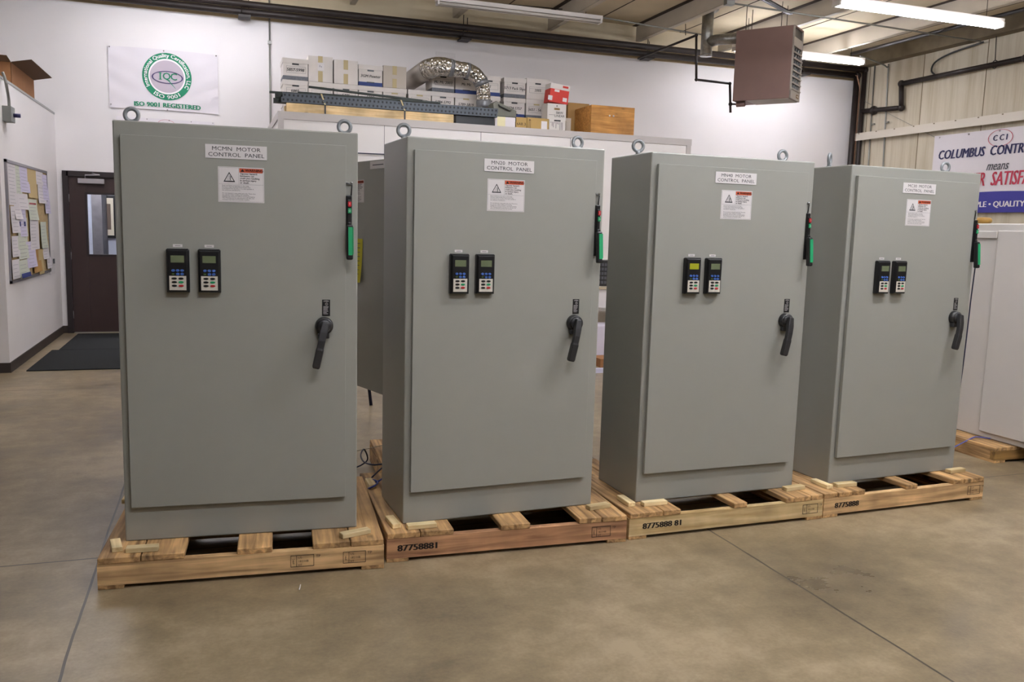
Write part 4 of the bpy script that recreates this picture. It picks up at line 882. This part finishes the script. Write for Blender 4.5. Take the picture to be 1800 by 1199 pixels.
b.box(w_*.08, w_*.42, -.0012, 0, h_*.3, h_*.315, INK); b.build('print', t)
zt = z1+h_+.001
rb = empty('red_carton', (a.x+.03, 10.9, zt), 0); tag(rb, 'red and white supply carton tilted on top of the white cartons', 'box')
REDB = mat('carton_red', 'C8352B', .6); rot = RY(.1)
b = MB(); b.box(0, .27, 0, .2, .03, .205, REDB, rot=rot, piv=(0, 0, .03)); b.box(-.004, .274, -.003, .2, .205, .275, BXW, rot=rot, piv=(0, 0, .03)); b.build('box_body', rb)
b = MB(); X = (math.cos(.1), 0, -math.sin(.1)); Z = (math.sin(.1), 0, math.cos(.1))
b.box(-.02, .04, -.002, .0, .05, .11, WHITE, rot=rot, piv=(0, 0, .03)); b.box(.19, .25, -.002, .0, .06, .11, WHITE, rot=rot, piv=(0, 0, .03)); b.box(.06, .13, -.002, .0, .17, .2, WHITE, rot=rot, piv=(0, 0, .03))
b.box(.17, .25, -.005, -.003, .235, .262, REDB, rot=rot, piv=(0, 0, .03)); b.build('print', rb)
t, w_, h_ = crate(997, 1036, 229, 183, 11.25, .4, mat('cardboard_dull', 'A5814F', .85, noise=.05, nscale=6), 'cardboard_box', 'brown cardboard box behind the wooden crate')
t, w_, h_ = crate(994, 1004, 228, 208, 11.0, .2, BXS, 'grey_carton', 'narrow grey white carton between the white cartons and the wooden crate')
# wooden crate
CR = wood('crate_plywood', '9C6526', 'C8914A', 'x', .6)
t, w_, h_ = crate(1038, 1116, 236, 190, 10.68, .55, CR, 'wooden_crate', 'orange plywood crate on the right end of the partition roof', 'crate', .003)
b = MB()
for u_ in (.42, .51): b.cyl((w_*u_, 0, h_*.68), (w_*u_, -.003, h_*.68), .012, WHITE, 12)
b.build('hole_plug', t)
# beams: wood block and bundles of perforated steel
W44 = wood('timber_beam', 'C6A470', 'E2C898', 'x')
z0 = ROOF; za = atY(600, 187, 10.58).z
b = MB(); b.box(.84, 2.86, 10.56, 10.66, z0, za-.004, W44); tag(b.build('timber_beam', bev=.004), 'pale timber beam under the slotted steel bundle on the partition roof', 'beam')
b = MB(); b.box(.84, 2.86, 10.86, 10.96, z0, za-.004, W44); tag(b.build('timber_beam', bev=.004), 'second timber beam hidden behind the front one under the steel bundle', 'beam')
SLOT = mat('slotted_steel', '4E5359', .45, .35, noise=.1, nscale=30); SLOTD = mat('dark_green_steel', '2F352F', .5, .3)
def slotted(x0, x1, y, z, h_, m, lab, pitch=.05, tilt=0.):
    b = MB(); n = int((x1-x0)/pitch); hz = h_*.42; hw = pitch*.42
    for i in range(n):
        a = x0+i*pitch; c = a+pitch; m0 = (a+c)/2-hw/2; m1 = m0+hw; za_, zb_ = z+h_/2-hz/2, z+h_/2+hz/2
        for q in ((a, m0, z, z+h_), (m1, c, z, z+h_), (m0, m1, z, za_), (m0, m1, zb_, z+h_)): b.quad((q[0], y, q[2]), (q[1], y, q[2]), (q[1], y, q[3]), (q[0], y, q[3]), m)
    X1 = x0+n*pitch
    b.box(x0, X1, y, y+h_, z+h_-.003, z+h_, m); b.box(x0, X1, y, y+h_, z, z+.003, m); b.box(x0, X1, y+.02, y+.023, z, z+h_, BLK)
    return tag(b.build('slotted_post'), lab, 'steel post', 'slotted steel posts on the partition roof')
zr_ = za
slotted(.78, 3.46, 10.56, zr_, .058, SLOT, 'slotted grey steel post at the front bottom of the bundle')
slotted(.80, 3.46, 10.60, zr_+.060, .056, SLOT, 'slotted grey steel post resting on the front bottom one')
slotted(.70, 3.38, 10.68, zr_, .056, SLOTD, 'darker slotted post behind the front bottom one')
slotted(.72, 3.40, 10.70, zr_+.060, .056, SLOTD, 'darker slotted post behind the upper front one')
b = MB()
b.box(2.9, 3.40, 10.6, 10.95, ROOF, zr_-.002, BLK); tag(b.build('steel_bundle'), 'black steel bundle end right of the timber beam', 'steel bundle')
for i, (a, c, lab) in enumerate((((.66, 10.78, zr_+.124), (2.7, 10.72, zr_+.14), 'dark green angle bar lying on top of the slotted posts, lowest'), ((1.12, 10.82, zr_+.225), (2.5, 10.72, zr_+.15), 'dark green angle bar laid slanting over the bundle'), ((1.0, 10.9, zr_+.16), (2.75, 10.8, zr_+.15), 'dark green angle bar at the back of the bundle'))):
    A_ = Vector(a); B_ = Vector(c); d = (B_-A_).normalized(); b = MB(); up = Vector((0, 0, 1)); sd_ = d.cross(up)
    for (p_, q_) in ((sd_*.03, sd_*-.03),):
        vs = [A_+sd_*.0, A_+sd_*-.045, B_+sd_*-.045, B_, A_+up*.005, A_+sd_*-.045+up*.005, B_+sd_*-.045+up*.005, B_+up*.005]; b.add(vs, [(0, 1, 2, 3), (7, 6, 5, 4), (0, 4, 5, 1), (1, 5, 6, 2), (2, 6, 7, 3), (3, 7, 4, 0)], SLOTD)
        vs = [A_, A_+up*.022, B_+up*.022, B_, A_+sd_*-.005, A_+sd_*-.005+up*.022, B_+sd_*-.005+up*.022, B_+sd_*-.005]; b.add(vs, [(0, 1, 2, 3), (7, 6, 5, 4), (0, 4, 5, 1), (1, 5, 6, 2), (2, 6, 7, 3), (3, 7, 4, 0)], SLOTD)
    tag(b.build('angle_bar'), lab, 'steel bar', 'angle bars on the bundle')
for px, lab in ((571.5, 'tan and black strap around the bundle, left one'), (711.5, 'tan and black strap around the bundle, right one')):
    x = atY(px, 190, 10.56).x; b = MB(); b.box(x-.009, x+.009, 10.552, 10.556, ROOF, zr_, BLK); b.add([(x-.009, 10.552, zr_), (x+.009, 10.552, zr_), (x-.03, 10.60, zr_+.13), (x-.048, 10.60, zr_+.13)], [(0, 1, 2, 3)], KRAFT)
    b.add([(x-.048, 10.60, zr_+.131), (x-.03, 10.60, zr_+.131), (x-.03, 10.95, zr_+.15), (x-.048, 10.95, zr_+.15)], [(0, 1, 2, 3)], KRAFT); tag(b.build('strap'), lab, 'strap', 'straps around the steel bundle')
# foil duct
def foil():
    m = mat('foil', 'C9C4BC', .22, .95); nt = m.node_tree; N = nt.nodes; L = nt.links; b = N['Principled BSDF']; tc = N.new('ShaderNodeTexCoord')
    v = N.new('ShaderNodeTexVoronoi'); v.inputs['Scale'].default_value = 28; L.new(tc.outputs['Object'], v.inputs['Vector'])
    n = N.new('ShaderNodeTexNoise'); n.inputs['Scale'].default_value = 9; n.inputs['Detail'].default_value = 4; L.new(tc.outputs['Object'], n.inputs['Vector'])
    a = N.new('ShaderNodeMath'); a.operation = 'ADD'; L.new(v.outputs['Distance'], a.inputs[0]); L.new(n.outputs[0], a.inputs[1])
    bp = N.new('ShaderNodeBump'); bp.inputs['Strength'].default_value = .9; bp.inputs['Distance'].default_value = .02; L.new(a.outputs[0], bp.inputs['Height']); L.new(bp.outputs[0], b.inputs['Normal']); return m
FOIL = foil(); DTAPE = mat('duct_tape', '7C7C7E', .4, .4); DULL = mat('dull_duct', '9D948B', .5, .25, noise=.1, nscale=4)
YD = 11.2
P0 = atY(850, 187, YD); P0.z = ROOF; dx = P0.x
dt = empty('air_duct', (dx, YD, ROOF)); tag(dt, 'silver foil insulated duct rising from the partition roof and elbowing back to the wall', 'duct')
def L_(px, py, y=YD): p = atY(px, py, y); return Vector((p.x-dx, y-YD, p.z-ROOF))
path = smooth([(0, 0, 0), (0, 0, .22), (0, 0, .42), L_(846, 146)*1.0, L_(828, 127), L_(800, 121), L_(780, 117), L_(768, 116)+Vector((0, .06, 0)), L_(762, 117)+Vector((-.02, .3, 0))], 6)
n = len(path); rs = [.088]*n
for i in range(n):
    t_ = i/(n-1); rs[i] = .088 + .012*min(1, t_*2) + .004*random.uniform(-1, 1) + (.03*max(0, (t_-.55))/.45)
b = MB(); b.tube(path, .09, FOIL, 28, rs=rs); b.build('foil_sleeve', dt)
e = path[-1]; b = MB(); b.tube([e-Vector((0, .08, 0)), (e.x-.02, WY-YD-.01, e.z)], .13, DULL, 28); b.build('straight_run', dt)
def band(i, m, w_=3):
    b = MB(); b.tube(path[i:i+w_], .1, m, 28, rs=[r_+.004 for r_ in rs[i:i+w_]]); b.build('tape_band', dt)
for i, w_ in ((9, 4), (17, 3), (25, 2), (31, 3)): band(i, DTAPE, w_)
b = MB(); b.box(3.2, 3.5, WY-.012, WY, 4.1, 4.17, WHITE); tag(b.build('wall_plate'), 'small pale plate on the back wall above the silver duct', 'plate')
# loose screw and paper bits on the floor in front
b = MB(); p = atZ(526, 1038); b.tube([(p.x, p.y, .004), (p.x+.01, p.y+.05, .004)], .0025, WHITE, 6); tag(b.build('zip_tie'), 'tiny white zip tie lying on the floor before the leftmost pallet', 'zip tie')
